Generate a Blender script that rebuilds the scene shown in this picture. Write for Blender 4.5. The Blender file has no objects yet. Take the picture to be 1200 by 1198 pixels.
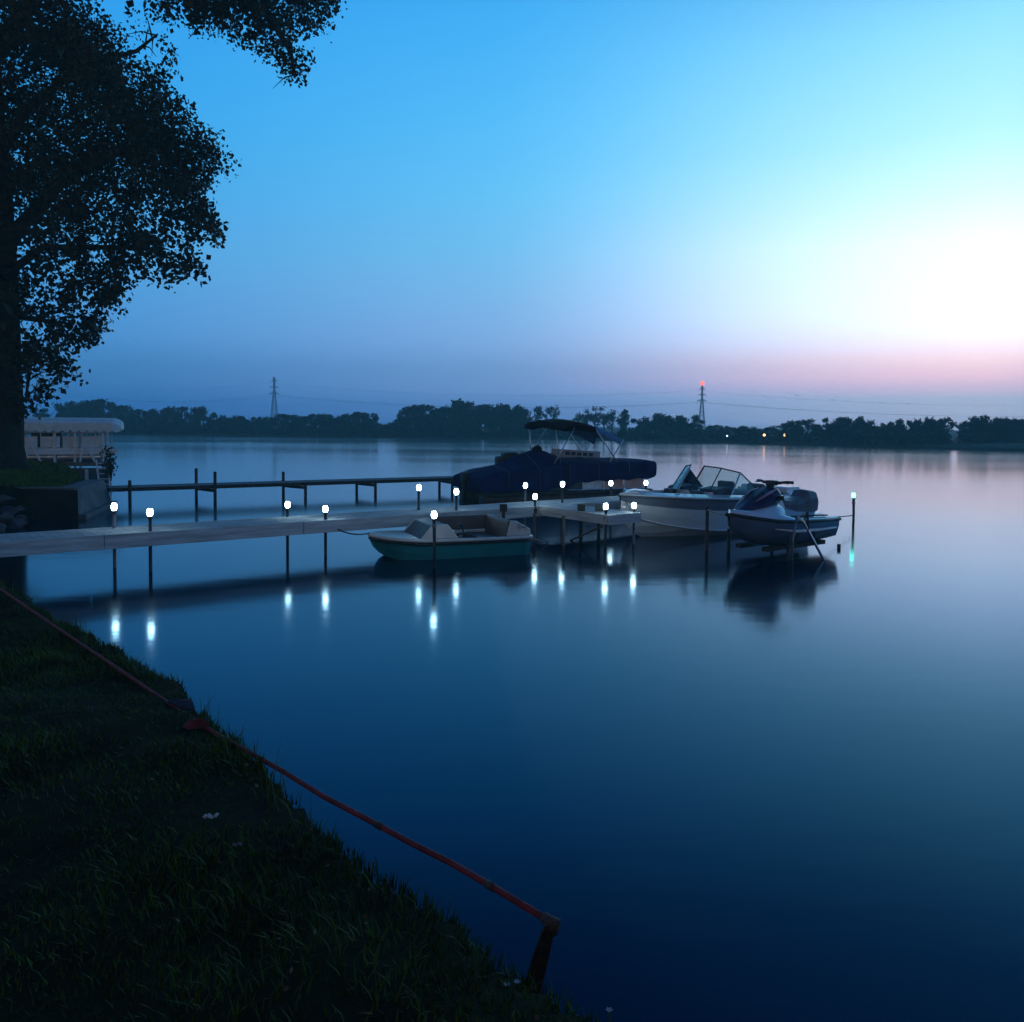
import bpy, math, random
import numpy as np
from mathutils import Vector, Matrix

R = math.radians
rnd = random.Random(7)
rng = np.random.default_rng(11)
scene = bpy.context.scene
COL = scene.collection

# ------------------------------------------------------------------ camera
F = 1000.0                       # focal length in photo pixels (1200 wide)
CAMZ = 2.5
PITCH, ROLL, SHIFT = R(2.6), R(0.5), 57.0
cam_data = bpy.data.cameras.new('camera')
cam = bpy.data.objects.new('camera', cam_data)
COL.objects.link(cam)
cam_data.sensor_width = 36.0
cam_data.lens = F / 1200 * 36.0
cam_data.shift_y = -SHIFT / 1200
cam_data.clip_end = 5000
cam_data.clip_start = 0.05
MROT = Matrix.Rotation(R(90) - PITCH, 3, 'X') @ Matrix.Rotation(ROLL, 3, 'Z')
cam.matrix_world = Matrix.Translation((0, 0, CAMZ)) @ MROT.to_4x4()
scene.camera = cam


def ray(px, py):
    """direction of the view through a photo pixel, scaled so that its y is 1"""
    u = (px - 600) / F
    v = -(py - 599) / F - SHIFT / F
    d = MROT @ Vector((u, v, -1))
    return d / d.y


def at(px, py, z=0.0):
    d = ray(px, py)
    t = (z - CAMZ) / d.z
    return Vector((0, 0, CAMZ)) + d * t


def at_y(px, py, y):
    return Vector((0, 0, CAMZ)) + ray(px, py) * y


# ------------------------------------------------------------------ materials
def srgb(r, g, b):
    def f(c):
        c /= 255
        return c / 12.92 if c <= 0.04045 else ((c + 0.055) / 1.055) ** 2.4
    return (f(r), f(g), f(b), 1)


def mat(name, col, rough=0.6, metal=0.0, vary=0.25, scale=6.0, bump=0.0, bscale=None, spec=0.5,
        stretch=None, emit=None, estr=0.0, coat=0.0):
    m = bpy.data.materials.new(name)
    m.use_nodes = True
    nt = m.node_tree
    b = nt.nodes['Principled BSDF']
    b.inputs['Roughness'].default_value = rough
    b.inputs['Metallic'].default_value = metal
    b.inputs['Specular IOR Level'].default_value = spec
    b.inputs['Coat Weight'].default_value = coat
    tc = nt.nodes.new('ShaderNodeTexCoord')
    mp = nt.nodes.new('ShaderNodeMapping')
    if stretch:
        mp.inputs['Scale'].default_value = stretch
    nt.links.new(tc.outputs['Object'], mp.inputs['Vector'])
    n = nt.nodes.new('ShaderNodeTexNoise')
    n.inputs['Scale'].default_value = scale
    n.inputs['Detail'].default_value = 6
    nt.links.new(mp.outputs['Vector'], n.inputs['Vector'])
    cr = nt.nodes.new('ShaderNodeValToRGB')
    c = Vector(col[:3])
    lo, hi = c * (1 - vary), c * (1 + vary)
    cr.color_ramp.elements[0].position = 0.3
    cr.color_ramp.elements[1].position = 0.7
    cr.color_ramp.elements[0].color = (*lo, 1)
    cr.color_ramp.elements[1].color = (min(hi[0], 1), min(hi[1], 1), min(hi[2], 1), 1)
    nt.links.new(n.outputs['Fac'], cr.inputs['Fac'])
    nt.links.new(cr.outputs['Color'], b.inputs['Base Color'])
    if bump:
        n2 = nt.nodes.new('ShaderNodeTexNoise')
        n2.inputs['Scale'].default_value = bscale or scale * 4
        n2.inputs['Detail'].default_value = 5
        nt.links.new(mp.outputs['Vector'], n2.inputs['Vector'])
        bp = nt.nodes.new('ShaderNodeBump')
        bp.inputs['Strength'].default_value = bump
        bp.inputs['Distance'].default_value = 0.02
        nt.links.new(n2.outputs['Fac'], bp.inputs['Height'])
        nt.links.new(bp.outputs['Normal'], b.inputs['Normal'])
    if emit:
        b.inputs['Emission Color'].default_value = (*emit, 1)
        b.inputs['Emission Strength'].default_value = estr
    return m


M = {}
M['soil'] = mat('soil', (.012, .016, .006), .95, vary=.5, scale=3, bump=.6, spec=.1)
M['grass'] = mat('grass_blades', (.040, .070, .003), .6, vary=.7, scale=2.2, spec=.2)
M['weed'] = mat('weed_blades', (.065, .112, .003), .6, vary=.4, scale=3, spec=.2)
M['leaf'] = mat('tree_leaf', (.016, .020, .009), .6, vary=.5, scale=1.1, spec=.2)
M['bark'] = mat('tree_bark', (.028, .024, .021), .95, vary=.5, scale=5, bump=.9, stretch=(3, 3, .5), spec=.1)
M['far_leaf'] = mat('far_leaf', (.022, .032, .020), .8, vary=.45, scale=.25, spec=.1)
M['far_leaf_pale'] = mat('far_leaf_pale', (.055, .07, .055), .7, vary=.4, scale=.25, spec=.2)
M['shrub_leaf'] = mat('shrub_leaf', (.02, .03, .015), .7, vary=.4)
M['deck'] = mat('deck_boards', (.40, .41, .42), .75, vary=.22, scale=3, bump=.3, stretch=(1, 1, 6), spec=.25)
M['fascia'] = mat('grey_board', (.50, .51, .51), .8, vary=.3, scale=2.2, bump=.35, stretch=(.6, .6, 7), spec=.2)
M['darkwood'] = mat('dark_wood', (.05, .045, .042), .85, vary=.4, scale=6, bump=.4, spec=.2)
M['brownwood'] = mat('brown_wood', (.17, .13, .10), .85, vary=.35, scale=6, bump=.4, spec=.2)
M['steel'] = mat('galvanised_steel', (.22, .22, .23), .5, .7, vary=.3, scale=12)
M['darksteel'] = mat('dark_steel', (.05, .05, .055), .55, .5, vary=.4, scale=12)
M['rust'] = mat('rusty_red_pipe', (.21, .014, .018), .7, .0, vary=.55, scale=14, bump=.35)
M['rustdark'] = mat('rusty_dark_steel', (.09, .05, .042), .75, .2, vary=.55, scale=18, bump=.4)
M['rag'] = mat('red_cloth', (.22, .03, .025), .9, vary=.4, scale=12)
M['alu'] = mat('aluminium', (.6, .6, .62), .35, .9, vary=.12, scale=10)
M['black'] = mat('black_plastic', (.012, .012, .014), .5, vary=.3)
M['gel'] = mat('white_gelcoat', (.74, .78, .80), .18, vary=.05, scale=2, coat=.5)
M['gelband'] = mat('navy_band', (.18, .21, .28), .22, vary=.12, scale=2, coat=.5)
M['gelgrey'] = mat('bottom_paint', (.40, .42, .40), .4, vary=.15, scale=3)
M['vinyl'] = mat('dark_vinyl', (.05, .055, .07), .5, vary=.3, scale=5)
M['greyvinyl'] = mat('grey_vinyl', (.10, .11, .14), .5, vary=.25, scale=5)
M['taupe'] = mat('taupe_plastic', (.11, .09, .085), .55, vary=.2, scale=4)
M['cream'] = mat('cream_plastic', (.60, .57, .54), .4, vary=.12, scale=4)
M['teal'] = mat('teal_hull', (.022, .21, .22), .3, vary=.14, scale=2, coat=.3)
M['navycover'] = mat('navy_canvas', (.018, .012, .075), .95, vary=.35, scale=2.5, bump=.6, bscale=3, spec=.1)
M['blackcanvas'] = mat('dark_red_canvas', (.022, .010, .014), .9, vary=.3, scale=3, bump=.3, spec=.1)
M['bluecloth'] = mat('blue_cloth', (.10, .20, .36), .9, vary=.2, scale=4, spec=.1)
M['pinkpanel'] = mat('beige_panel', (.62, .36, .29), .5, vary=.2, scale=4)
M['greypanel'] = mat('pale_panel', (.74, .74, .76), .45, vary=.25, scale=3)
M['purple'] = mat('purple_hood', (.030, .018, .075), .4, vary=.3, scale=3, spec=.2)
M['pinkstripe'] = mat('pink_stripe', (.42, .24, .36), .3, vary=.1)  # colour of the painted highlight on the jet ski hood
M['bluegel'] = mat('pale_blue_gelcoat', (.55, .66, .80), .2, vary=.1, scale=2, coat=.5)
M['navygel'] = mat('dark_hull', (.09, .12, .19), .2, vary=.2, scale=2, coat=.6)
M['awning'] = mat('pale_awning', (.74, .75, .76), .9, vary=.12, scale=4, spec=.1)
M['white'] = mat('white_paint', (.75, .74, .76), .5, vary=.1, scale=5)
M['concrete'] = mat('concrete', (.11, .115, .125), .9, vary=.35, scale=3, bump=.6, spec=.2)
M['concdark'] = mat('stained_concrete', (.02, .02, .022), .9, vary=.4, scale=2.5, bump=.5, spec=.15)  # dark copy of the concrete, shade of the front face put into colour
M['stone'] = mat('boulder_stone', (.08, .08, .08), .9, vary=.5, scale=2.5, bump=.8, spec=.15)
M['darkstone'] = mat('dark_stone', (.055, .045, .06), .9, vary=.4, scale=3, bump=.8, spec=.15)
M['rope'] = mat('rope', (.30, .29, .28), .95, vary=.3, scale=20)
M['darkrope'] = mat('dark_rope', (.06, .06, .06), .95, vary=.3, scale=20)
M['deadleaf'] = mat('dead_leaf', (.11, .07, .035), .8, vary=.6, scale=9)
M['windgrey'] = mat('grey_screen', (.38, .37, .40), .5, vary=.1)
M['greywood'] = mat('grey_wood', (.16, .16, .17), .85, vary=.3, scale=5, bump=.3, spec=.2)
M['paper'] = mat('pale_litter', (.42, .41, .40), .8, vary=.1)
M['pylon'] = mat('pylon_steel', (.10, .105, .11), .6, .4, vary=.2)
M['farsoil'] = mat('far_soil', (.03, .04, .022), .95, vary=.4, scale=.1)
M['lamp'] = mat('white_lamp', (.8, .9, .95), .4, emit=(.62, .90, 1.0), estr=28)
M['lampgreen'] = mat('green_lamp', (.3, .9, .7), .4, emit=(.10, 1.0, .72), estr=9)
M['lampwarm'] = mat('warm_lamp', (.9, .6, .3), .4, emit=(1.0, .50, .20), estr=4)
M['lamppale'] = mat('pale_lamp', (.9, .9, .9), .4, emit=(.75, .85, 1.0), estr=2.5)
M['lampred'] = mat('red_beacon', (.9, .3, .2), .4, emit=(1.0, .17, .11), estr=2.6)


def glass_mat():
    m = bpy.data.materials.new('tinted_glass')
    m.use_nodes = True
    nt = m.node_tree
    nt.nodes.clear()
    out = nt.nodes.new('ShaderNodeOutputMaterial')
    mix = nt.nodes.new('ShaderNodeMixShader')
    fr = nt.nodes.new('ShaderNodeFresnel')
    fr.inputs['IOR'].default_value = 1.9
    tr = nt.nodes.new('ShaderNodeBsdfTransparent')
    tr.inputs['Color'].default_value = (.55, .72, .70, 1)
    gl = nt.nodes.new('ShaderNodeBsdfGlossy')
    gl.inputs['Roughness'].default_value = .05
    nt.links.new(fr.outputs[0], mix.inputs[0])
    nt.links.new(tr.outputs[0], mix.inputs[1])
    nt.links.new(gl.outputs[0], mix.inputs[2])
    nt.links.new(mix.outputs[0], out.inputs['Surface'])
    return m


M['glass'] = glass_mat()


def water_mat():
    m = bpy.data.materials.new('lake_water')
    m.use_nodes = True
    nt = m.node_tree
    nt.nodes.clear()
    out = nt.nodes.new('ShaderNodeOutputMaterial')
    mix = nt.nodes.new('ShaderNodeMixShader')
    body = nt.nodes.new('ShaderNodeBsdfDiffuse')
    body.inputs['Color'].default_value = (.0006, .006, .020, 1)
    gl = nt.nodes.new('ShaderNodeBsdfGlossy')
    gl.distribution = 'GGX'
    fr = nt.nodes.new('ShaderNodeFresnel')
    fr.inputs['IOR'].default_value = 1.33
    # steep views look into blue water, flat views mirror everything
    cr = nt.nodes.new('ShaderNodeValToRGB')
    e = cr.color_ramp.elements
    e[0].position, e[0].color = .03, (.09, .54, .90, 1)
    e[1].position, e[1].color = .75, (1, 1, 1, 1)
    for p, c in ((.12, (.32, .68, .98)), (.25, (.54, .79, 1.0)), (.45, (.80, .92, 1.0))):
        q = e.new(p)
        q.color = (*c, 1)
    nt.links.new(fr.outputs[0], cr.inputs[0])
    nt.links.new(cr.outputs[0], gl.inputs['Color'])
    tc = nt.nodes.new('ShaderNodeTexCoord')
    n1 = nt.nodes.new('ShaderNodeTexNoise')
    n1.inputs['Scale'].default_value = 1.6
    n1.inputs['Detail'].default_value = 4
    n2 = nt.nodes.new('ShaderNodeTexNoise')
    n2.inputs['Scale'].default_value = .05
    n2.inputs['Detail'].default_value = 4
    mp = nt.nodes.new('ShaderNodeMapping')
    mp.inputs['Scale'].default_value = (.35, 1.5, 1)
    nt.links.new(tc.outputs['Object'], mp.inputs['Vector'])
    mp2 = nt.nodes.new('ShaderNodeMapping')
    mp2.inputs['Scale'].default_value = (.6, 1.6, 1)
    nt.links.new(tc.outputs['Object'], mp2.inputs['Vector'])
    nt.links.new(mp2.outputs['Vector'], n1.inputs['Vector'])
    nt.links.new(mp.outputs['Vector'], n2.inputs['Vector'])
    # calm and slightly ruffled patches change the gloss
    mr = nt.nodes.new('ShaderNodeMapRange')
    mr.inputs['From Min'].default_value = .38
    mr.inputs['From Max'].default_value = .62
    mr.inputs['To Min'].default_value = .098
    mr.inputs['To Max'].default_value = .135
    nt.links.new(n2.outputs['Fac'], mr.inputs['Value'])
    nt.links.new(mr.outputs['Result'], gl.inputs['Roughness'])
    bp = nt.nodes.new('ShaderNodeBump')
    bp.inputs['Strength'].default_value = .085
    bp.inputs['Distance'].default_value = .03
    nt.links.new(n1.outputs['Fac'], bp.inputs['Height'])
    nt.links.new(bp.outputs['Normal'], gl.inputs['Normal'])
    nt.links.new(fr.outputs[0], mix.inputs[0])
    nt.links.new(body.outputs[0], mix.inputs[1])
    nt.links.new(gl.outputs[0], mix.inputs[2])
    nt.links.new(mix.outputs[0], out.inputs['Surface'])
    return m


M['water'] = water_mat()


# ------------------------------------------------------------------ mesh helpers
def tag(o, label=None, cat=None, group=None, kind=None):
    if label:
        o['label'] = label
    if cat:
        o['category'] = cat
    if group:
        o['group'] = group
    if kind:
        o['kind'] = kind
    return o


def thing(name, label, cat, loc=(0, 0, 0), rotz=0.0, group=None):
    o = bpy.data.objects.new(name, None)
    o.empty_display_size = .2
    COL.objects.link(o)
    o.location = loc
    o.rotation_euler = (0, 0, rotz)
    tag(o, label, cat, group)
    return o


def root_of(o):
    while o.parent:
        o = o.parent
    return o


class MB:
    def __init__(s):
        s.v, s.f, s.mi = [], [], []
        s.cur = 0

    def add(s, vs, fs):
        k = len(s.v)
        s.v += [Vector(p) for p in vs]
        for f in fs:
            s.f.append([i + k for i in f])
            s.mi.append(s.cur)
        return s

    def frame(s, p0, p1, up=(0, 0, 1)):
        d = (Vector(p1) - Vector(p0)).normalized()
        u = Vector(up)
        if abs(d.dot(u)) > .98:
            u = Vector((1, 0, 0)) if abs(d.x) < .9 else Vector((0, 1, 0))
        a = d.cross(u).normalized()
        return d, a, a.cross(d).normalized()

    def beam(s, p0, p1, w, h, up=(0, 0, 1)):
        """square bar: w across, h along up"""
        p0, p1 = Vector(p0), Vector(p1)
        d, a, b = s.frame(p0, p1, up)
        vs = []
        for p in (p0, p1):
            for i, j in ((-1, -1), (1, -1), (1, 1), (-1, 1)):
                vs.append(p + a * i * w / 2 + b * j * h / 2)
        return s.add(vs, [(3, 2, 1, 0), (4, 5, 6, 7), (0, 1, 5, 4), (1, 2, 6, 5), (2, 3, 7, 6), (3, 0, 4, 7)])

    def box(s, c, size):
        c = Vector(c)
        x, y, z = (q / 2 for q in size)
        vs = [c + Vector((i * x, j * y, k * z)) for k in (-1, 1) for j in (-1, 1) for i in (-1, 1)]
        return s.add(vs, [(0, 2, 3, 1), (4, 5, 7, 6), (0, 1, 5, 4), (1, 3, 7, 5), (3, 2, 6, 7), (2, 0, 4, 6)])

    def tube(s, pts, r, n=8, cap=True):
        pts = [Vector(p) for p in pts]
        rs = r if isinstance(r, (list, tuple)) else [r] * len(pts)
        vs, fs = [], []
        prev = None
        for i, p in enumerate(pts):
            d = (pts[min(i + 1, len(pts) - 1)] - pts[max(i - 1, 0)])
            d.normalize()
            if prev is None:
                u = Vector((0, 0, 1)) if abs(d.z) < .95 else Vector((1, 0, 0))
                a = d.cross(u).normalized()
            else:
                a = (prev - d * prev.dot(d)).normalized()
            prev = a
            b = d.cross(a)
            for k in range(n):
                t = 2 * math.pi * k / n
                vs.append(p + (a * math.cos(t) + b * math.sin(t)) * rs[i])
        for i in range(len(pts) - 1):
            for k in range(n):
                k2 = (k + 1) % n
                fs.append((i * n + k, i * n + k2, (i + 1) * n + k2, (i + 1) * n + k))
        if cap:
            fs.append(tuple(range(n - 1, -1, -1)))
            fs.append(tuple((len(pts) - 1) * n + k for k in range(n)))
        return s.add(vs, fs)

    def lathe(s, c, prof, n=16):
        """prof: list of (r, z)"""
        c = Vector(c)
        vs, fs = [], []
        for r, z in prof:
            for k in range(n):
                t = 2 * math.pi * k / n
                vs.append(c + Vector((r * math.cos(t), r * math.sin(t), z)))
        for i in range(len(prof) - 1):
            for k in range(n):
                k2 = (k + 1) % n
                fs.append((i * n + k, i * n + k2, (i + 1) * n + k2, (i + 1) * n + k))
        fs.append(tuple(range(n - 1, -1, -1)))
        fs.append(tuple((len(prof) - 1) * n + k for k in range(n)))
        return s.add(vs, fs)

    def loft(s, secs, closed=False, caps=False):
        n = len(secs[0])
        vs, fs = [], []
        for q in secs:
            vs += [Vector(p) for p in q]
        m = n if closed else n - 1
        for i in range(len(secs) - 1):
            for k in range(m):
                k2 = (k + 1) % n
                fs.append((i * n + k, i * n + k2, (i + 1) * n + k2, (i + 1) * n + k))
        if caps:
            fs.append(tuple(range(n - 1, -1, -1)))
            fs.append(tuple((len(secs) - 1) * n + k for k in range(n)))
        return s.add(vs, fs)

    def prism(s, outline, y0, y1, axis='y'):
        """outline of (x, z) pushed along y"""
        n = len(outline)
        vs = [Vector((x, y0, z)) for x, z in outline] + [Vector((x, y1, z)) for x, z in outline]
        fs = [tuple(range(n)), tuple(range(2 * n - 1, n - 1, -1))]
        for k in range(n):
            k2 = (k + 1) % n
            fs.append((k, k + n, k2 + n, k2))
        return s.add(vs, fs)

    def build(s, name, m, parent=None, world=False, smooth=False, bevel=0.0, sub=0, solid=0.0, seg=2):
        me = bpy.data.meshes.new(name)
        vs = s.v
        if world and parent is not None:
            r = root_of(parent)
            inv = (Matrix.Translation(r.location) @ Matrix.Rotation(r.rotation_euler.z, 4, 'Z')).inverted()
            vs = [inv @ p for p in vs]
        me.from_pydata([tuple(p) for p in vs], [], s.f)
        ms = m if isinstance(m, (list, tuple)) else [m]
        for q in ms:
            me.materials.append(q)
        if len(ms) > 1:
            me.polygons.foreach_set('material_index', s.mi)
        if smooth:
            me.polygons.foreach_set('use_smooth', [True] * len(me.polygons))
        me.update()
        import bmesh
        bm = bmesh.new()
        bm.from_mesh(me)
        bmesh.ops.recalc_face_normals(bm, faces=bm.faces)
        bm.to_mesh(me)
        bm.free()
        o = bpy.data.objects.new(name, me)
        COL.objects.link(o)
        if parent is not None:
            o.parent = parent
        if solid:
            md = o.modifiers.new('solid', 'SOLIDIFY')
            md.thickness = solid
            md.offset = -1
        if bevel:
            md = o.modifiers.new('bevel', 'BEVEL')
            md.width = bevel
            md.segments = seg
            md.limit_method = 'ANGLE'
            md.angle_limit = R(40)
        if sub:
            md = o.modifiers.new('sub', 'SUBSURF')
            md.levels = md.render_levels = sub
        return o


def np_mesh(name, verts, faces_n, loops, m, parent=None):
    """big mesh straight from numpy: verts (N,3), loops flat indices, every face of faces_n corners"""
    me = bpy.data.meshes.new(name)
    nf = len(loops) // faces_n
    me.vertices.add(len(verts))
    me.vertices.foreach_set('co', np.ascontiguousarray(verts, dtype=np.float32).ravel())
    me.loops.add(len(loops))
    me.loops.foreach_set('vertex_index', np.ascontiguousarray(loops, dtype=np.int32))
    me.polygons.add(nf)
    me.polygons.foreach_set('loop_start', np.arange(nf, dtype=np.int32) * faces_n)
    me.polygons.foreach_set('loop_total', np.full(nf, faces_n, dtype=np.int32))
    me.update(calc_edges=True)
    me.materials.append(m)
    o = bpy.data.objects.new(name, me)
    COL.objects.link(o)
    if parent is not None:
        o.parent = parent
    return o


def unit(a):
    return a / np.linalg.norm(a, axis=1, keepdims=True)


def leaf_cloud(pos, size, g=rng, droop=0.0):
    """kite-shaped leaves, randomly turned: returns verts, loops"""
    n = len(pos)
    a = g.normal(size=(n, 3))
    a[:, 2] -= droop
    a = unit(a)
    t = unit(np.cross(a, unit(g.normal(size=(n, 3)))))
    sz = size if np.ndim(size) else np.full(n, size)
    sz = (sz * g.uniform(.7, 1.3, n))[:, None]
    v = np.empty((n, 4, 3))
    v[:, 0] = pos
    v[:, 1] = pos + a * sz * .45 + t * sz * .42
    v[:, 2] = pos + a * sz
    v[:, 3] = pos + a * sz * .45 - t * sz * .42
    return v.reshape(-1, 3), np.arange(4 * n)


# ------------------------------------------------------------------ world: dusk sky
SUN_AZ, SUN_EL = R(29), R(2.5)          # azimuth to the right of straight ahead
world = bpy.data.worlds.new('World')
scene.world = world
world.use_nodes = True
nt = world.node_tree
nt.nodes.clear()
N = nt.nodes.new
L = nt.links.new


def math_node(op, a=None, b=None, c=None):
    n = N('ShaderNodeMath')
    n.operation = op
    for i, q in enumerate((a, b, c)):
        if q is None:
            continue
        if isinstance(q, (int, float)):
            n.inputs[i].default_value = q
        else:
            L(q, n.inputs[i])
    return n.outputs[0]


tc = N('ShaderNodeTexCoord')
sep = N('ShaderNodeSeparateXYZ')
L(tc.outputs['Generated'], sep.inputs[0])
X, Y, Z = sep.outputs
hl = math_node('SQRT', math_node('ADD', math_node('MULTIPLY', X, X), math_node('MULTIPLY', Y, Y)))
hl = math_node('MAXIMUM', hl, 1e-4)
dotp = math_node('DIVIDE', math_node('ADD', math_node('MULTIPLY', X, math.sin(SUN_AZ)),
                                     math_node('MULTIPLY', Y, math.cos(SUN_AZ))), hl)
azd = math_node('MULTIPLY', math_node('ARCCOSINE', math_node('MINIMUM', math_node('MAXIMUM', dotp, -1.0), 1.0)), 180 / math.pi)
zc = math_node('MAXIMUM', Z, 0.0)
# the ramp runs on sqrt(sin elevation): finer steps near the horizon
zf = math_node('SQRT', zc)
SK = 4.0


HAZE_D, HAZE_TOP, HAZE_FAR = .0019, 28.0, 400.0
HAZE_S = (.045, .125, .27)


def behind_haze(z, c):
    """sky colour that reads as c once seen through the haze box"""
    ln_ = min(HAZE_FAR, (HAZE_TOP - CAMZ) / max(z, 1e-3))
    t = math.exp(-HAZE_D * ln_)
    return tuple(max(.004, (q - (1 - t) * h) / t) for q, h in zip(c, HAZE_S))


def ramp(stops):
    stops = [(p, behind_haze(p, c)) for p, c in stops]
    n = N('ShaderNodeValToRGB')
    n.color_ramp.interpolation = 'LINEAR'
    L(zf, n.inputs[0])
    e = n.color_ramp.elements
    while len(e) < len(stops):
        e.new(.5)
    for el, (p, c) in zip(e, stops):
        el.position = math.sqrt(p)
        el.color = (c[0] / SK, c[1] / SK, c[2] / SK, 1)
    return n.outputs[0]


def lin(*c):
    return srgb(*c)[:3]


ZEN = (.008, .035, .12)
right = ramp([(0, (.22, .35, .58)), (.03, lin(160, 182, 216)), (.042, lin(205, 190, 224)), (.055, lin(242, 208, 232)),
              (.072, lin(252, 226, 242)), (.092, (1.05, 1.02, 1.25)), (.12, (1.10, 1.24, 1.6)), (.19, (1.04, 1.28, 1.75)), (.235, (.78, 1.14, 1.5)),
              (.29, (.52, .99, 1.28)), (.383, (.31, .80, 1.12)), (.5, (.05, .31, .7)), (1, ZEN)])
centre = ramp([(0, lin(80, 126, 184)), (.02, lin(92, 134, 190)), (.040, lin(114, 152, 206)), (.097, lin(136, 178, 230)),
               (.15, lin(134, 192, 240)), (.193, lin(124, 199, 245)), (.26, (.155, .60, .98)), (.33, (.115, .56, 1.0)),
               (.43, (.068, .46, .95)), (.55, (.02, .19, .52)), (1, ZEN)])
left = ramp([(0, lin(38, 94, 158)), (.025, lin(48, 108, 174)), (.09, lin(66, 138, 204)), (.18, lin(68, 154, 220)),
             (.31, lin(50, 158, 232)), (.42, lin(44, 153, 236)), (.55, (.01, .10, .36)), (1, ZEN)])
back = ramp([(0, (.30, .315, .345)), (.1, (.265, .285, .34)), (.3, (.10, .13, .23)), (.6, (.018, .055, .15)), (1, ZEN)])


def smooth_range(v, a, b):
    n = N('ShaderNodeMapRange')
    n.interpolation_type = 'SMOOTHSTEP'
    L(v, n.inputs['Value'])
    n.inputs['From Min'].default_value = a
    n.inputs['From Max'].default_value = b
    return n.outputs['Result']


def mixc(f, a, b):
    n = N('ShaderNodeMix')
    n.data_type = 'RGBA'
    L(f, n.inputs[0])
    L(a, n.inputs[6])
    L(b, n.inputs[7])
    return n.outputs[2]


c1 = mixc(smooth_range(azd, -5, 32), right, centre)
c2 = mixc(smooth_range(azd, 12, 66), c1, left)
c3 = mixc(smooth_range(azd, 60, 125), c2, back)
# a little of the physical sky on top
sky = N('ShaderNodeTexSky')
sky.sky_type = 'NISHITA'
sky.sun_disc = False
sky.sun_elevation = SUN_EL
sky.sun_rotation = SUN_AZ
bg1 = N('ShaderNodeBackground')
L(c3, bg1.inputs[0])
bg1.inputs[1].default_value = SK
bg2 = N('ShaderNodeBackground')
L(sky.outputs[0], bg2.inputs[0])
bg2.inputs[1].default_value = 0.002
add = N('ShaderNodeAddShader')
L(bg1.outputs[0], add.inputs[0])
L(bg2.outputs[0], add.inputs[1])
wo = N('ShaderNodeOutputWorld')
L(add.outputs[0], wo.inputs['Surface'])

sun_d = bpy.data.lights.new('sun', 'SUN')
sun_d.energy = 0.04
sun_d.angle = R(60)
sun_d.color = (1.0, .80, .82)
sun = bpy.data.objects.new('sun', sun_d)
COL.objects.link(sun)
sd = Vector((math.sin(SUN_AZ) * math.cos(R(8)), math.cos(SUN_AZ) * math.cos(R(8)), math.sin(R(8))))
sun.rotation_euler = sd.to_track_quat('Z', 'Y').to_euler()

scene.view_settings.view_transform = 'Standard'
scene.view_settings.look = 'None'
scene.view_settings.exposure = 0
scene.view_settings.gamma = 1
scene.render.engine = 'CYCLES'
scene.cycles.volume_bounces = 0
scene.cycles.max_bounces = 6
scene.cycles.transparent_max_bounces = 16
scene.cycles.sample_clamp_indirect = 4.0
scene.cycles.use_denoising = True

# ------------------------------------------------------------------ shoreline and ground
crest_px = [(760, 1262, .88), (700, 1200, .87), (600, 1146, .84), (520, 1088, .82), (440, 1034, .80), (380, 990, .78),
            (330, 934, .76), (265, 872, .74), (205, 815, .72), (135, 763, .70), (64, 720, .68), (0, 681, .66)]
crest = [tuple(at(*p).xy) for p in crest_px]
SW0 = at(92, 609).xy                    # seawall corner at the water
SW1 = at(131, 592).xy
SW2 = (SW0.x - 2.6, SW0.y + .25)        # left end of its dark face
land = [(4.0, -15), (3.2, -3), (1.8, .6)] + crest + [(-8.2, 10.8), (-10.3, 12.6), (-11.6, 15.5), (-12.4, 18.6),
        (SW2[0] + .3, SW2[1] - .3), tuple(SW0 + Vector((-.62, .3))), tuple(SW1 + Vector((-.7, -.2))), (SW1.x - 1.6, SW1.y + 1.2), (-15.8, 30.0),
        (-20, 32.0), (-24, 38), (-40, 62), (-75, 118), (-112, 162), (-160, 175), (-160, -15)]
land = np.array(land)


def sdf(P):
    """signed distance to the land outline, positive on land"""
    d = np.full(len(P), 1e9)
    inside = np.zeros(len(P), bool)
    A, B = land, np.roll(land, -1, axis=0)
    for a, b in zip(A, B):
        e = b - a
        w = P - a
        t = np.clip((w @ e) / (e @ e), 0, 1)
        d = np.minimum(d, np.hypot(*(w - t[:, None] * e).T))
        c = (a[1] > P[:, 1]) != (b[1] > P[:, 1])
        xi = a[0] + (P[:, 1] - a[1]) / (b[1] - a[1] + 1e-12) * e[0]
        inside ^= c & (P[:, 0] < xi)
    sd_ = np.where(inside, d, -d)
    edge = np.clip(1 - np.abs(sd_) / 1.2, 0, 1) * (P[:, 1] < 13) * np.clip((np.hypot(P[:, 0], P[:, 1]) - 3.6) / 2, .12, 1)
    return sd_ + edge * (vnoise(P, .8, 51) * .13 + vnoise(P, .3, 52) * .15)


def vnoise(P, scale, seed):
    g = np.random.default_rng(seed)
    T = g.random((64, 64))
    q = P / scale
    i = np.floor(q).astype(int)
    f = q - i
    f = f * f * (3 - 2 * f)
    a = T[i[:, 0] % 64, i[:, 1] % 64]
    b = T[(i[:, 0] + 1) % 64, i[:, 1] % 64]
    c = T[i[:, 0] % 64, (i[:, 1] + 1) % 64]
    d = T[(i[:, 0] + 1) % 64, (i[:, 1] + 1) % 64]
    return (a * (1 - f[:, 0]) + b * f[:, 0]) * (1 - f[:, 1]) + (c * (1 - f[:, 0]) + d * f[:, 0]) * f[:, 1] - .5


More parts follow.
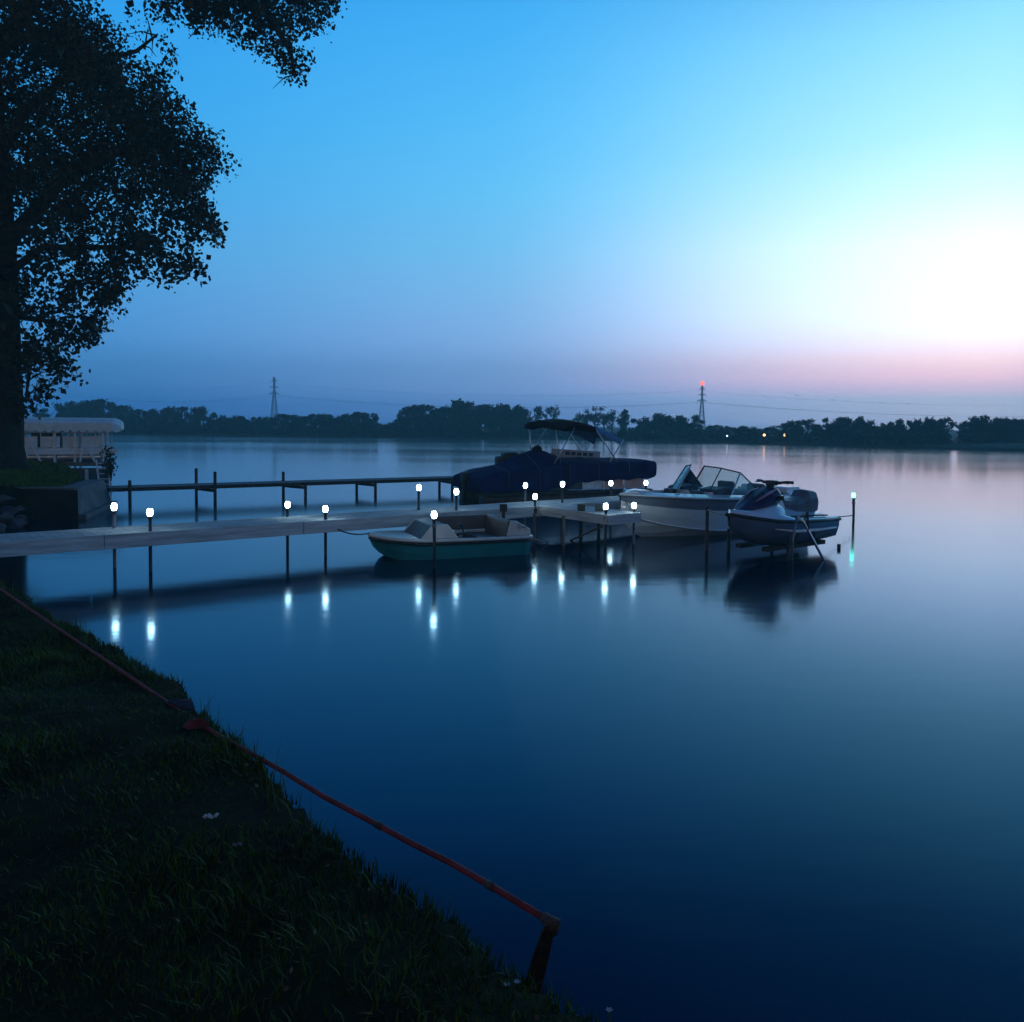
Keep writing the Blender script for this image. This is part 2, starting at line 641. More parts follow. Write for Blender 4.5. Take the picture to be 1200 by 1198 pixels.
def ground_z(P, s=None):
    if s is None:
        s = sdf(P)
    r = np.hypot(P[:, 0], P[:, 1])
    zc = .66 + .22 * np.clip((9.3 - r) / 7, 0, 1)
    zc = zc + .42 * np.exp(-(((P[:, 0] + 16.0) / 2.4) ** 2 + ((P[:, 1] - 25.0) / 4.5) ** 2) / 2)
    wob = vnoise(P, .9, 3) * .10 + vnoise(P, .28, 4) * .05
    zin = zc + np.minimum(s, 6) * .035 + wob * np.clip(s * 2 + .3, 0, 1)
    t = np.clip(-s / np.where((P[:, 1] > 20) & (P[:, 1] < 29), .2, .75), 0, 1)
    zout = zc - 1.5 * t ** .8 + wob
    return np.where(s > 0, zin, np.maximum(zout, -1.2))


# the bank, as one height field with finer steps near the camera
def grid_mesh(name, xs, ys, zfun, m):
    gx, gy = np.meshgrid(xs, ys)
    P = np.stack([gx.ravel(), gy.ravel()], 1)
    z = zfun(P)
    nx, ny = len(xs), len(ys)
    i = np.arange(nx * ny).reshape(ny, nx)
    q = np.stack([i[:-1, :-1], i[:-1, 1:], i[1:, 1:], i[1:, :-1]], -1).reshape(-1)
    o = np_mesh(name, np.column_stack([P, z]), 4, q, m)
    o.data.polygons.foreach_set('use_smooth', [True] * len(o.data.polygons))
    return o


gxs = np.concatenate([np.arange(-60, -16, .6), np.arange(-16, 5.3, .09)])
gys = np.concatenate([np.arange(-16, 0, .5), np.arange(0, 28, .09), np.arange(28, 75, .5)])
bank = grid_mesh('ground', gxs, gys, ground_z, M['soil'])
tag(bank, 'dark grassy lake bank sloping down to the water at the lower left', 'ground', kind='structure')

# far shore: waterline read from the photograph
shore_px = [(-60, 508), (60, 508.4), (150, 509), (300, 511), (450, 512.5), (600, 514.5), (740, 516.5), (820, 518.5), (950, 522.5),
            (1080, 526), (1200, 530), (1320, 534)]
shore = [at(*p) for p in shore_px]
shore_pts = [Vector((-160, 160, 0))] + shore + [Vector((95, 78, 0)), Vector((150, 70, 0)), Vector((260, 60, 0)), Vector((420, 50, 0))]


def shore_y(x):
    for a, b in zip(shore_pts[:-1], shore_pts[1:]):
        if a.x <= x <= b.x:
            return a.y + (b.y - a.y) * (x - a.x) / (b.x - a.x)
    return shore_pts[-1].y


mb = MB()
rows = []
fx = np.linspace(-160, 400, 160)
secs = []
for x in fx:
    y = shore_y(x)
    secs.append([(x, y + rnd.uniform(-.4, .4), -.5), (x, y + .6, .12), (x, y + 3, .45), (x * 1.02, y + 20, .8), (x * 1.05, y + 60, 1.0), (x * 1.15, 385, 1.2)])
mb.loft(secs)
far = mb.build('far_shore', M['farsoil'], smooth=True)
tag(far, 'low dark land along the far side of the lake', 'shore', kind='structure')
# left bank between the near ground and the far shore
mb = MB()
secs = []
for (x, y) in ((-22, 36), (-40, 62), (-75, 118), (-112, 162), (-118, 170)):
    secs.append([(x + .6, y - .5, -.6), (x - .6, y + .4, .3), (x - 4, y + 2, .75), (x - 60, y + 8, 1.2)])
mb.loft(secs)
lb = mb.build('side_shore', M['farsoil'], smooth=True)
tag(lb, 'dark side shore running back behind the big tree', 'shore', kind='structure')

mb = MB()
mb.add([(-160, -16, 0), (400, -16, 0), (400, 380, 0), (-160, 380, 0)], [(0, 1, 2, 3)])
wt = mb.build('water', M['water'])
tag(wt, 'calm blue lake water reflecting the dusk sky', 'lake', kind='structure')

# haze
HZ = mat('haze_air', (1, 1, 1))
HZ.node_tree.nodes.clear()
ho = HZ.node_tree.nodes.new('ShaderNodeOutputMaterial')
hv = HZ.node_tree.nodes.new('ShaderNodeVolumePrincipled')
hv.inputs['Color'].default_value = (.42, .95, 1.0, 1)
hv.inputs['Density'].default_value = HAZE_D
hv.inputs['Anisotropy'].default_value = .25
HZ.node_tree.links.new(hv.outputs[0], ho.inputs['Volume'])
mb = MB()
mb.add([(-330, -30, -2.5), (520, -30, -2.5), (520, 400, -2.5), (-330, 400, -2.5), (-330, -30, 28), (520, -30, 28), (520, 400, 28), (-330, 400, 28)],
       [(3, 2, 1, 0), (4, 5, 6, 7), (0, 1, 5, 4), (1, 2, 6, 5), (2, 3, 7, 6), (3, 0, 4, 7)])
hz = mb.build('haze', HZ)
tag(hz, 'thin blue dusk haze over the lake', 'haze', kind='stuff')

# ------------------------------------------------------------------ grass
def blades(name, P, h, wdt, m, label, lean=.55, g=rng):
    n = len(P)
    z = ground_z(P) - .02
    base = np.column_stack([P, z])
    ang = g.uniform(0, 2 * math.pi, n)
    side = np.column_stack([np.cos(ang), np.sin(ang), np.zeros(n)])
    dirn = np.column_stack([-np.sin(ang), np.cos(ang), np.zeros(n)])
    dirn = dirn * (g.normal(0, lean, n))[:, None] + np.column_stack([g.normal(0, .12, (n, 2)), np.zeros(n)])
    hh = (h * g.uniform(.5, 1.25, n))[:, None]
    w = (wdt * g.uniform(.7, 1.3, n))[:, None]
    up = np.array([0, 0, 1.0])
    mid = base + hh * (.55 * up + .35 * dirn)
    tip = base + hh * (.95 * up + 1.0 * dirn)
    v = np.empty((n, 5, 3))
    v[:, 0] = base - side * w
    v[:, 1] = base + side * w
    v[:, 2] = mid + side * w * .7
    v[:, 3] = mid - side * w * .7
    v[:, 4] = tip
    k = np.arange(n)[:, None] * 5
    tris = np.concatenate([k + np.array([0, 1, 2]), k + np.array([0, 2, 3]), k + np.array([3, 2, 4])], 1).reshape(-1)
    o = np_mesh(name, v.reshape(-1, 3), 3, tris, m)
    tag(o, label, 'grass', kind='stuff')
    return o


def scatter(n, x0, x1, y0, y1, lo, hi, g=rng):
    P = np.column_stack([g.uniform(x0, x1, n), g.uniform(y0, y1, n)])
    s = sdf(P)
    return P[(s > lo) & (s < hi)]


pts = []
P = scatter(430000, -8.5, 1.2, 1.3, 12.5, -.22, 5)
r = np.hypot(P[:, 0], P[:, 1])
keep = rng.random(len(P)) < np.clip(6.5 / r, .35, 1) * np.clip(.75 + vnoise(P, .5, 9) * 1.3, .1, 1)
# only what the picture could see
keep &= (P[:, 0] > -.75 * P[:, 1] - 1.6)
P = P[keep]
hgt = .036 + .05 * np.clip(vnoise(P, .6, 10) + .3, 0, 1)
blades('grass', P, hgt, .0026 + .0006 * np.hypot(P[:, 0], P[:, 1]) * .5, M['grass'], 'short dark green grass covering the near bank')
# rank weeds along the crest
P = scatter(120000, -8.5, 1.2, 1.3, 12.5, -.40, .16)
P = P[rng.random(len(P)) < np.clip(vnoise(P, .35, 21) * 2.2 + .18, 0, 1) * .30]
hgt = .08 + .26 * np.clip(vnoise(P, .5, 12) + .22, 0, 1)
blades('tall_grass', P, hgt, .0028, M['weed'], 'longer grass and weeds along the edge of the near bank', lean=.5)
P = scatter(60000, -17.5, -9, 18, 28, .1, 6)
blades('hill_grass', P, np.full(len(P), .11), .012, M['weed'], 'mown grass on the little rise under the big tree')

P = scatter(2600, -8.5, 1.2, 1.3, 11, .05, 5)
P = P[P[:, 0] > -.75 * P[:, 1] - 1.6]
P = P[rng.random(len(P)) < np.clip(vnoise(P, .8, 31) * 2 + .35, .05, 1) * .5]
z_ = ground_z(P) + .055 + rng.uniform(-.02, .015, len(P))
v, l = leaf_cloud(np.column_stack([P, z_ - .015]), .02)
fl_ = np_mesh('fallen_leaves', v, 4, l, M['deadleaf'])
tag(fl_, 'small tan fallen leaves scattered through the bank grass', 'leaves', kind='stuff')

# ------------------------------------------------------------------ big tree at the left
TY = 24.5
tp = at_y(-8, 541, TY)
tree = thing('cottonwood_tree', 'huge dark tree with hanging leafy boughs on the grass rise beside the seawall', 'tree', (tp.x, tp.y, 1.2))


def T(px, py, dy=0.0):
    return at_y(px, py, TY + dy)


mb = MB()
tr = [T(-14, 552), T(-14, 541), T(-14, 525), T(-15, 480), T(-16, 400), T(-17, 300), T(-22, 180), T(-28, 60, .3), T(-30, -80, .5), T(-36, -220, .3)]
rad = [1.02, .95, .90, .86, .80, .74, .66, .56, .42, .22]
n = 22
vs = []
secs = []
for p, rr in zip(tr, rad):
    ring = []
    for k in range(n):
        t = 2 * math.pi * k / n
        f = 1 + .07 * math.sin(3 * t + 1) + .05 * math.sin(7 * t + p.z) + rnd.uniform(-.02, .02)
        if rr > 1:
            f += .10 * math.sin(5 * t)
        ring.append(p + Vector((math.cos(t) * rr * f, math.sin(t) * rr * f, 0)))
    secs.append(ring)
mb.loft(secs, closed=True, caps=True)
mb.build('trunk', M['bark'], tree, world=True, smooth=True)

# leaf masses: (px, py, radius px, weight)
blobs = [(40, 40, 85, 10), (92, 52, 45, 7), (60, 130, 95, 12), (130, 125, 65, 7), (175, 140, 50, 5), (205, 185, 45, 4.2), (236, 165, 30, 1.5),
         (248, 190, 26, 1.6), (185, 205, 50, 5), (110, 210, 60, 7), (40, 220, 60, 8), (190, 100, 26, .8), (185, 50, 22, .45), (178, 20, 20, .5),
         (215, 240, 32, 1.9), (238, 255, 22, 1.3), (248, 275, 13, .5), (165, 265, 40, 2.6), (195, 300, 30, 1.8), (222, 312, 16, .6),
         (110, 270, 48, 3.4), (60, 290, 45, 3.4), (140, 315, 32, 2.0), (90, 335, 38, 2.4), (125, 345, 26, 1.2), (50, 360, 42, 3.2), (88, 382, 28, 1.4),
         (105, 385, 18, .6), (40, 410, 36, 2.4), (65, 425, 22, .9), (30, 455, 24, 1.3), (22, 475, 14, .5),
         (215, 5, 26, 1.8), (250, 0, 38, 3.6), (300, -5, 44, 4.4), (345, -12, 42, 3.6), (383, -4, 22, 1.3), (318, 30, 28, 2.0), (330, 58, 22, 1.2),
         (343, 82, 13, .5), (352, 66, 12, .4), (285, 32, 20, .9), (372, 18, 14, .5), (300, 50, 12, .3)]
# the rest of the crown, beyond the frame
blobs_out = [(-120, 60, 150, 12), (-250, 150, 130, 9), (-170, 300, 110, 7), (-70, -130, 130, 12), (70, -170, 125, 9), (-220, -90, 150, 9),
             (240, -100, 85, 5), (-80, -280, 130, 8), (80, -260, 110, 6), (-60, 330, 60, 3.5), (-340, 60, 90, 4), (-210, -260, 100, 5), (340, -70, 60, 3)]
PX = TY / F
allp, alls = [], []
for (bx, by, br, w) in blobs:
    c = np.array(T(bx, by, rnd.uniform(-1.2, 1.2)))
    ncl = int(w * (26 if w > 2.9 and by < 225 else 11))
    for _ in range(ncl):
        q = rng.normal(size=3)
        q = q / np.linalg.norm(q) * rng.random() ** (1 / 2.2)
        cc = c + q * np.array([br * PX, br * PX * 1.5, br * PX])
        m_ = int(rng.integers(16, 34))
        d = np.clip(rng.normal(size=(m_, 3)), -1.7, 1.7) * np.array([.155, .155, .18])
        allp.append(cc + d)
        alls.append(np.full(m_, rng.uniform(.085, .15) * (1.2 if by > 225 else .9)))
for (bx, by, br, w) in blobs_out:
    c = np.array(T(bx, by, rnd.uniform(-2.5, 2.5)))
    for _ in range(int(w * 16)):
        q = rng.normal(size=3)
        q = q / np.linalg.norm(q) * rng.random() ** (1 / 2.5)
        cc = c + q * np.array([br * PX, br * PX * 1.3, br * PX])
        m_ = 16
        allp.append(cc + rng.normal(size=(m_, 3)) * .3)
        alls.append(np.full(m_, .24))
v, l = leaf_cloud(np.concatenate(allp), np.concatenate(alls), droop=.6)
np_mesh('crown', v - np.array(tree.location), 4, l, M['leaf'], tree)

limbs = [[(-16, 330), (20, 270), (70, 215), (130, 180), (200, 165), (250, 175)],
         [(-16, 350), (10, 320), (50, 290), (110, 290), (170, 290), (215, 310)],
         [(-20, 220), (30, 130), (90, 80), (160, 60), (185, 40)],
         [(-26, 90), (60, -30), (150, -50), (240, -20), (310, 10), (340, 60), (346, 88)],
         [(-16, 400), (15, 370), (45, 375), (85, 380)],
         [(-16, 430), (10, 418), (35, 430), (30, 470)],
         [(150, -50), (240, -60), (330, -30), (385, -5)],
         [(-17, 300), (-120, 200), (-230, 140)], [(-24, 120), (-150, 0), (-250, -80)]]
for k, lb_ in enumerate(limbs):
    p = [T(a, b, math.sin(k * 2.1 + i) * .35) for i, (a, b) in enumerate(lb_)]
    mb = MB()
    r0 = .24 if k in (0, 3, 7, 8) else .14
    m_ = len(p)
    mb.tube(p, [r0 * (1 - .9 * i / (m_ - 1)) + .012 for i in range(m_)], 8)
    # twigs
    for i in range(1, m_):
        for _ in range(5):
            a = p[i - 1].lerp(p[i], rnd.random())
            e = a + Vector((rnd.uniform(-.9, .9), rnd.uniform(-.9, .9), rnd.uniform(-.8, .5)))
            mb.tube([a, a.lerp(e, .5) + Vector((0, 0, .1)), e], [.028, .016, .006], 5)
    mb.build('branch', M['bark'], tree, world=True, smooth=True)

# ------------------------------------------------------------------ far trees
def far_tree_mesh(seed, kind):
    """unit-height tree, crown and trunk meshes"""
    g = np.random.default_rng(seed)
    pos, sz = [], []
    if kind == 'round':
        nb = int(g.integers(12, 17))
        for i in range(nb):
            z = g.uniform(.14, .86)
            rmax = .42 * math.sqrt(max(.05, 1 - ((z - .5) / .52) ** 2))
            a = g.uniform(0, 2 * math.pi)
            rr = rmax * math.sqrt(g.random())
            c = np.array([math.cos(a) * rr, math.sin(a) * rr, z])
            br = g.uniform(.11, .18)
            m_ = 170
            q = unit(g.normal(size=(m_, 3))) * (g.random((m_, 1)) ** .45) * br
            q[:, 2] *= .8
            pos.append(c + q)
            sz.append(np.full(m_, .055))
    elif kind == 'tall':
        for i in range(14):
            z = .12 + .85 * i / 14
            rr = .15 * math.sin(math.pi * min(1, (1.04 - z) * 1.1)) + .02
            c = np.array([g.normal(0, .03), g.normal(0, .03), z])
            m_ = 110
            q = unit(g.normal(size=(m_, 3))) * (g.random((m_, 1)) ** .5)
            pos.append(c + q * np.array([rr, rr, .07]))
            sz.append(np.full(m_, .05))
    elif kind == 'feather':
        for i in range(12):
            z = g.uniform(.35, .92)
            a = g.uniform(0, 2 * math.pi)
            rr = .33 * math.sqrt(g.random()) * math.sqrt(max(.1, 1 - ((z - .6) / .42) ** 2))
            c = np.array([math.cos(a) * rr, math.sin(a) * rr, z])
            m_ = 75
            pos.append(c + unit(g.normal(size=(m_, 3))) * (g.random((m_, 1)) ** .5) * g.uniform(.07, .13))
            sz.append(np.full(m_, .045))
    v, l = leaf_cloud(np.concatenate(pos), np.concatenate(sz), g)
    me = np_mesh('crown', v, 4, l, M['far_leaf'])
    mb = MB()
    mb.tube([(0, 0, -.05), (.01, 0, .3), (0, .01, .75)], [.030, .022, .008], 6)
    for k in range(5):
        a = k * 1.3 + seed
        z0 = .25 + .09 * k
        mb.tube([(0, 0, z0), (math.cos(a) * .15, math.sin(a) * .15, z0 + .16), (math.cos(a) * .24, math.sin(a) * .24, z0 + .3)], [.012, .008, .003], 5)
    tk = mb.build('trunk', M['bark'])
    return me, tk


protos = {}
for kind, cnt in (('round', 7), ('tall', 2), ('feather', 3)):
    protos[kind] = [far_tree_mesh(100 + 17 * i + len(kind), kind) for i in range(cnt)]
pale_crown = protos['feather'][0][0].data.copy()
pale_crown.materials.clear()
pale_crown.materials.append(M['far_leaf_pale'])

used_proto = set()


def far_tree(px, ytop, kind, label, group=None, back=5.0, wide=1.0, var=None, pale=False):
    """stands behind the far waterline where the view through px meets it"""
    # find the shore distance along this ray
    d = ray(px, 510)
    y = 150.0
    for _ in range(12):
        y = shore_y(d.x * y)
    y += back
    x = d.x * y
    top = at_y(px, ytop, y).z
    h = max(2.0, top - .5) / (.98 if kind != 'round' else .96)
    i = rnd.randrange(len(protos[kind])) if var is None else var
    cr, tk = protos[kind][i]
    t = thing('far_tree', label, 'tree', (x, y, .5), rnd.uniform(0, 6.28), group)
    t.scale = (h * wide, h * wide, h)
    for src in (cr, tk):
        if src.name not in used_proto and not pale:
            o = src
            used_proto.add(src.name)
        else:
            o = src.copy()
            COL.objects.link(o)
        o.parent = t
        if pale and src is cr:
            o.data = pale_crown
    return t


prof = {
    'A': (dict(label='hazy blue tree in the wood on the far shore above the scalloped canopy', group='trees of the far wood at the left'),
          [(30, 486), (48, 478), (58, 480), (70, 474), (84, 471), (96, 469), (106, 467), (118, 471), (128, 472), (140, 475), (152, 480), (162, 484), (172, 480),
           (184, 479), (196, 476), (206, 479), (216, 478), (228, 477), (238, 477), (248, 482), (258, 487)]),
    'B': (dict(label='low tree of the even line around the foot of the unlit pylon', group='trees below the unlit pylon'),
          [(268, 488), (278, 487), (288, 488), (298, 488), (308, 487), (318, 488), (328, 487), (338, 486), (348, 488), (358, 487), (368, 486), (378, 487),
           (388, 485), (398, 486), (408, 487), (418, 484), (427, 482), (436, 488), (446, 495), (456, 494), (466, 490)]),
    'C': (dict(label='tall rounded tree in the far dark grove left of the boat with the bimini', group='trees of the grove left of the dark canopy'),
          [(478, 479), (486, 474), (494, 473), (504, 479), (514, 478), (522, 473), (532, 470), (540, 469), (550, 471), (560, 473), (570, 475), (578, 477), (586, 474),
           (594, 473), (602, 478), (611, 477), (619, 478), (628, 492), (638, 495)]),
    'E': (dict(label='low bushy far tree between the red-lit pylon and the orange shore lights', group='low trees right of the red-lit pylon'),
          [(806, 488), (815, 494), (826, 499), (836, 500), (846, 499), (856, 500), (866, 500), (876, 499), (886, 500), (897, 501), (909, 500), (918, 498)]),
    'F': (dict(label='dark dark far tree between the orange shore lights and the pale gap', group='trees between the orange lights and the gap'),
          [(928, 495), (936, 492), (946, 490), (955, 498), (964, 498), (973, 491), (982, 487), (991, 488), (1000, 490), (1010, 492), (1020, 491), (1030, 496), (1039, 495),
           (1048, 492), (1058, 495), (1068, 493), (1077, 489), (1086, 488), (1095, 490), (1103, 491)]),
    'G': (dict(label='dark tree of the wood on the far shore right of the pale gap', group='trees right of the gap'),
          [(1137, 494), (1147, 493), (1155, 489), (1163, 487), (1172, 491), (1180, 490), (1188, 487), (1197, 489), (1206, 488), (1217, 491), (1228, 488)]),
}
for key, (kw, lst) in prof.items():
    for i, (px, yt) in enumerate(lst):
        far_tree(px + rnd.uniform(-1.5, 1.5), yt - .5 + rnd.uniform(-1.5, 1), 'round', back=rnd.uniform(4, 9), wide=rnd.uniform(.85, 1.25) * (1.25 if key in 'BE' else 1), **kw)
far_tree(648, 475, 'feather', 'lone airy round-headed tree on the far shore above the dark canopy', back=9, var=1, wide=.9)
for i, (px, yt) in enumerate([(678, 484), (686, 479), (697, 476), (708, 476), (717, 480)]):
    far_tree(px, yt, 'feather', 'pale feathery tree of the light far clump right of the bimini top', 'pale feathery far trees', back=rnd.uniform(3, 6), wide=1.15, pale=True)
far_tree(731, 480, 'tall', 'slim spire-shaped tree beside the pale feathery clump on the far shore', back=5, var=0, wide=1.1)
for i, (px, yt) in enumerate([(750, 490), (760, 487), (769, 485), (779, 483), (789, 484), (798, 486)]):
    far_tree(px, yt, 'round', 'tree of the broad dome-shaped clump left of the red-lit pylon', 'trees of the dome-shaped clump', back=rnd.uniform(4, 7), wide=1.1)

# undergrowth along the far waterline, one mass
pos, sz = [], []
for px in np.arange(-40, 1300, 1.3):
    if 1113 < px < 1126:
        continue
    d = ray(px, 510)
    y = 150.0
    for _ in range(10):
        y = shore_y(d.x * y)
    hmax = (7 if px < 925 else 12) if px > 260 else 9
    for _ in range(16):
        yy = y + rnd.uniform(1.0, 4.5)
        hh = yy / F * hmax * (rnd.random() ** .8) * (1.2 + .5 * math.sin(px * .13) + .3 * math.sin(px * .051))
        pos.append((d.x * yy + rnd.uniform(-.4, .4), yy, .15 + hh))
        sz.append(.5 * yy / 130)
pos = np.array(pos)
v, l = leaf_cloud(pos, np.array(sz))
br_ = np_mesh('shore_brush', v, 4, l, M['far_leaf'])
tag(br_, 'dense low brush along the whole far waterline', 'brush', kind='stuff')


# ------------------------------------------------------------------ pylons, wires, far lights, birds
def pylon(px, ytop, dist, label, lit):
    base = at_y(px, 505, dist)
    top = at_y(px, ytop, dist).z
    t = thing('power_pylon', label, 'pylon', (base.x, dist, .8))
    H = top - .8
    W0, W1 = H * .085, H * .012
    mb = MB()
    lev = 11

    def corner(k, i):
        z = H * i / lev
        w = W0 + (W1 - W0) * min(1, (i / lev) / .8) ** .75
        sx, sy = ((-1, -1), (1, -1), (1, 1), (-1, 1))[k]
        return Vector((sx * w, sy * w, z))
    for k in range(4):
        for i in range(lev):
            mb.tube([corner(k, i), corner(k, i + 1)], .10, 5)
            mb.tube([corner(k, i), corner((k + 1) % 4, i + 1)], .045, 4)
            mb.tube([corner((k + 1) % 4, i), corner(k, i + 1)], .045, 4)
            mb.tube([corner(k, i + 1), corner((k + 1) % 4, i + 1)], .045, 4)
    mb.build('lattice_mast', M['pylon'], t)
    for zz, ln in ((.66, .10), (.79, .085), (.92, .065)):
        mb = MB()
        for s in (-1, 1):
            mb.tube([(0, 0, H * zz), (s * H * ln, 0, H * zz)], .11, 5)
            mb.tube([(0, 0, H * (zz + .04)), (s * H * ln, 0, H * zz)], .08, 4)
            mb.tube([(s * H * ln, 0, H * zz), (s * H * ln, 0, H * (zz - .035))], .045, 4)
        mb.build('cross_arm', M['pylon'], t)
    if lit:
        mb = MB()
        mb.lathe((0, 0, H), [(.2, 0), (.55, .15), (.75, .6), (.7, 1.1), (.35, 1.5), (.05, 1.65)], 12)
        mb.build('beacon_light', M['lampred'], t, smooth=True)
    return t, H


pa, ha = pylon(321.5, 442, 330, 'unlit lattice power pylon rising above the far trees at the left', False)
pb, hb = pylon(822, 452, 300, 'lattice power pylon with a red light at its top', True)
for s, zz, ln in ((-1, .66, .10), (1, .66, .10), (-1, .92, .065)):
    a = Vector(pa.location) + Vector((s * ha * ln, 0, ha * (zz - .035)))
    b = Vector(pb.location) + Vector((s * hb * ln, 0, hb * (zz - .035)))
    e1 = b + (b - a) * 1.0
    e0 = a - (b - a) * .6
    mb = MB()
    for p, q in ((e0, a), (a, b), (b, e1)):
        pts = []
        for i in range(17):
            u = i / 16
            c = p.lerp(q, u)
            c.z -= 4 * u * (1 - u) * 3.2
            pts.append(c)
        mb.tube(pts, .022, 4, cap=False)
    w = mb.build('power_line', M['pylon'])
    tag(w, 'thin sagging power line strung between the two far pylons', 'power line', 'power lines between the pylons')


def far_lamp(px, py, label, m, rad):
    d = ray(px, py)
    y = 120.0
    for _ in range(12):
        y = shore_y(d.x * y)
    y += .8
    c = at_y(px, py, y)
    t = thing('shore_lamp', label, 'lamp', (c.x, c.y, .1))
    mb = MB()
    mb.tube([(0, .12, 0), (0, .12, c.z - .1 + rad)], .05, 6)
    mb.tube([(0, .12, c.z - .1 + rad), (0, -.05, c.z - .1 + rad * 1.1)], .04, 6)
    mb.build('pole', M['darksteel'], t)
    mb = MB()
    zc_ = c.z - .1
    mb.lathe((0, -.05, zc_), [(rad * .3, -rad * .9), (rad * .8, -rad * .6), (rad, 0), (rad * .7, rad * .7), (rad * .2, rad)], 12)
    mb.build('lamp_globe', m, t, smooth=True)


far_lamp(895.5, 510, 'left one of the two orange lights on the far shore', M['lampwarm'], .18)
far_lamp(919.5, 510, 'right one of the two orange lights on the far shore', M['lampwarm'], .16)
far_lamp(852, 511, 'faint white light on the far shore right of the red-lit pylon', M['lamppale'], .13)

for i, (px, py, sz) in enumerate([(880, 459, .5), (934, 464, .6), (976, 469, .45), (1033, 473, .6), (1065, 474, .6)]):
    c = at_y(px, py, 120)
    t = MB()
    a = rnd.uniform(-.5, .5)
    body = [(-.16, 0, 0), (-.05, 0, .02), (.1, 0, .01), (.2, 0, 0)]
    t.tube(body, [.01, .05, .05, .01], 6)
    for s in (-1, 1):
        t.add([(.08, 0, .02), (-.08, 0, .02), (-.05, s * .22, .14), (.05, s * .22, .14), (-.08, s * .48, .08),
               (.08, 0, .035), (-.08, 0, .035), (-.05, s * .22, .155), (.05, s * .22, .155), (-.08, s * .48, .09)],
              [(0, 1, 2, 3), (3, 2, 4), (5, 8, 7, 6), (8, 9, 7), (0, 5, 6, 1), (1, 6, 7, 2), (2, 7, 9, 4), (4, 9, 8, 3), (3, 8, 5, 0)])
    o = t.build('bird', M['black'])
    o.location = c
    o.rotation_euler = (0, 0, 1.2 + a)
    o.scale = (sz * 1.6,) * 3
    tag(o, ['small dark bird nearest the red-lit pylon', 'small dark bird flying second from the red-lit pylon', 'small dark bird in the middle of the loose row of five',
            'small dark bird fourth from the red-lit pylon', 'small dark bird farthest from the red-lit pylon'][i], 'bird', 'birds over the far trees')

# ------------------------------------------------------------------ near dock
DECK = .67
DD = Vector((.785, .62, 0)).normalized()      # along the dock, away from the shore
DN = Vector((DD.y, -DD.x, 0))                 # towards the camera side
lampspec = [  # px, waterline py, lamp centre py, name of its place
    (134.5, 665, 594), (176.5, 670, 600.5), (337, 646, 591.5), (381.5, 650, 596.5), (490.5, 635, 571.5), (534.5, 635, 576.5),
    (615.5, None, 569), (626.5, 629, 582), (658.5, 623, 567.5), (716, None, 566.5), (709.5, 642, 593.5), (742.5, 638, 592.5), (757, None, 566)]
pair1 = (at(134.5, 665) + at(176.5, 670)) / 2
pair3 = (at(490.5, 635) + at(534.5, 635)) / 2
DD = (pair3 - pair1)
DD.z = 0
DD.normalize()
DN = Vector((DD.y, -DD.x, 0))
P0 = pair1 - DD * 3.9
P1 = pair1 + DD * 12.9
WID = .98


def dock(name, label, p0, p1, wid, top, fas_h, mdeck, mfas, plank=.14):
    root = thing(name, label, 'dock', ((p0.x + p1.x) / 2, (p0.y + p1.y) / 2, 0))
    d = (p1 - p0)
    ln = d.length
    d = d.normalized()
    nn = Vector((d.y, -d.x, 0))
    mb = MB()
    k = int(ln / plank)
    for i in range(k):
        c = p0 + d * (i + .5) * ln / k
        tilt = rnd.uniform(-.003, .003)
        a = c + nn * (wid / 2 - .02) + Vector((0, 0, top - .018 + tilt))
        b = c - nn * (wid / 2 - .02) + Vector((0, 0, top - .018 - tilt))
        mb.beam(a, b, ln / k - .009, .035)
    mb.build('deck', mdeck, root, world=True)
    for s in (1, -1):
        mb = MB()
        segs = max(1, round(ln / 3.7))
        for i in range(segs):
            a = p0 + d * (ln * i / segs + .006) + nn * s * (wid / 2 + .012)
            b = p0 + d * (ln * (i + 1) / segs - .006) + nn * s * (wid / 2 + .012)
            z = top - fas_h / 2 + .004
            mb.beam(a + Vector((0, 0, z)), b + Vector((0, 0, z)), .045, fas_h)
        mb.build('side_board', mfas, root, world=True, bevel=.006)
    for q, o in ((p0, -1), (p1, 1)):
        mb = MB()
        z = top - fas_h / 2 + .001
        c = q + d * o * .03
        mb.beam(c + nn * (wid / 2 + .03) + Vector((0, 0, z)), c - nn * (wid / 2 + .03) + Vector((0, 0, z)), .045, fas_h)
        mb.build('end_board', mfas, root, world=True, bevel=.006)
    return root, d, nn


main, _, _ = dock('main_dock', 'long pale grey wooden dock reaching from the near bank past the white lights', P0, P1, WID, DECK, .23, M['deck'], M['fascia'])
fa, fb = at(709.5, 642), at(742.5, 638)
ga, gb = at(626.5, 629), at(658.5, 623)
fdir = ((fa + fb) - (ga + gb)).normalized()
FP1 = (fa + fb) / 2 + fdir * .10
FP0 = (ga + gb) / 2
# start of the pier: where its axis meets the near edge of the main dock
e_ = (FP0 - pair1).dot(DN) - (WID / 2 + .09)
FP0 = FP0 - fdir * (e_ / fdir.dot(DN))
finger, fd, fn = dock('finger_pier', 'short grey pier jutting sideways from the main dock between the pedal boat and the runabout',
                      FP0, FP1, .86, DECK + .005, .20, M['deck'], M['fascia'])


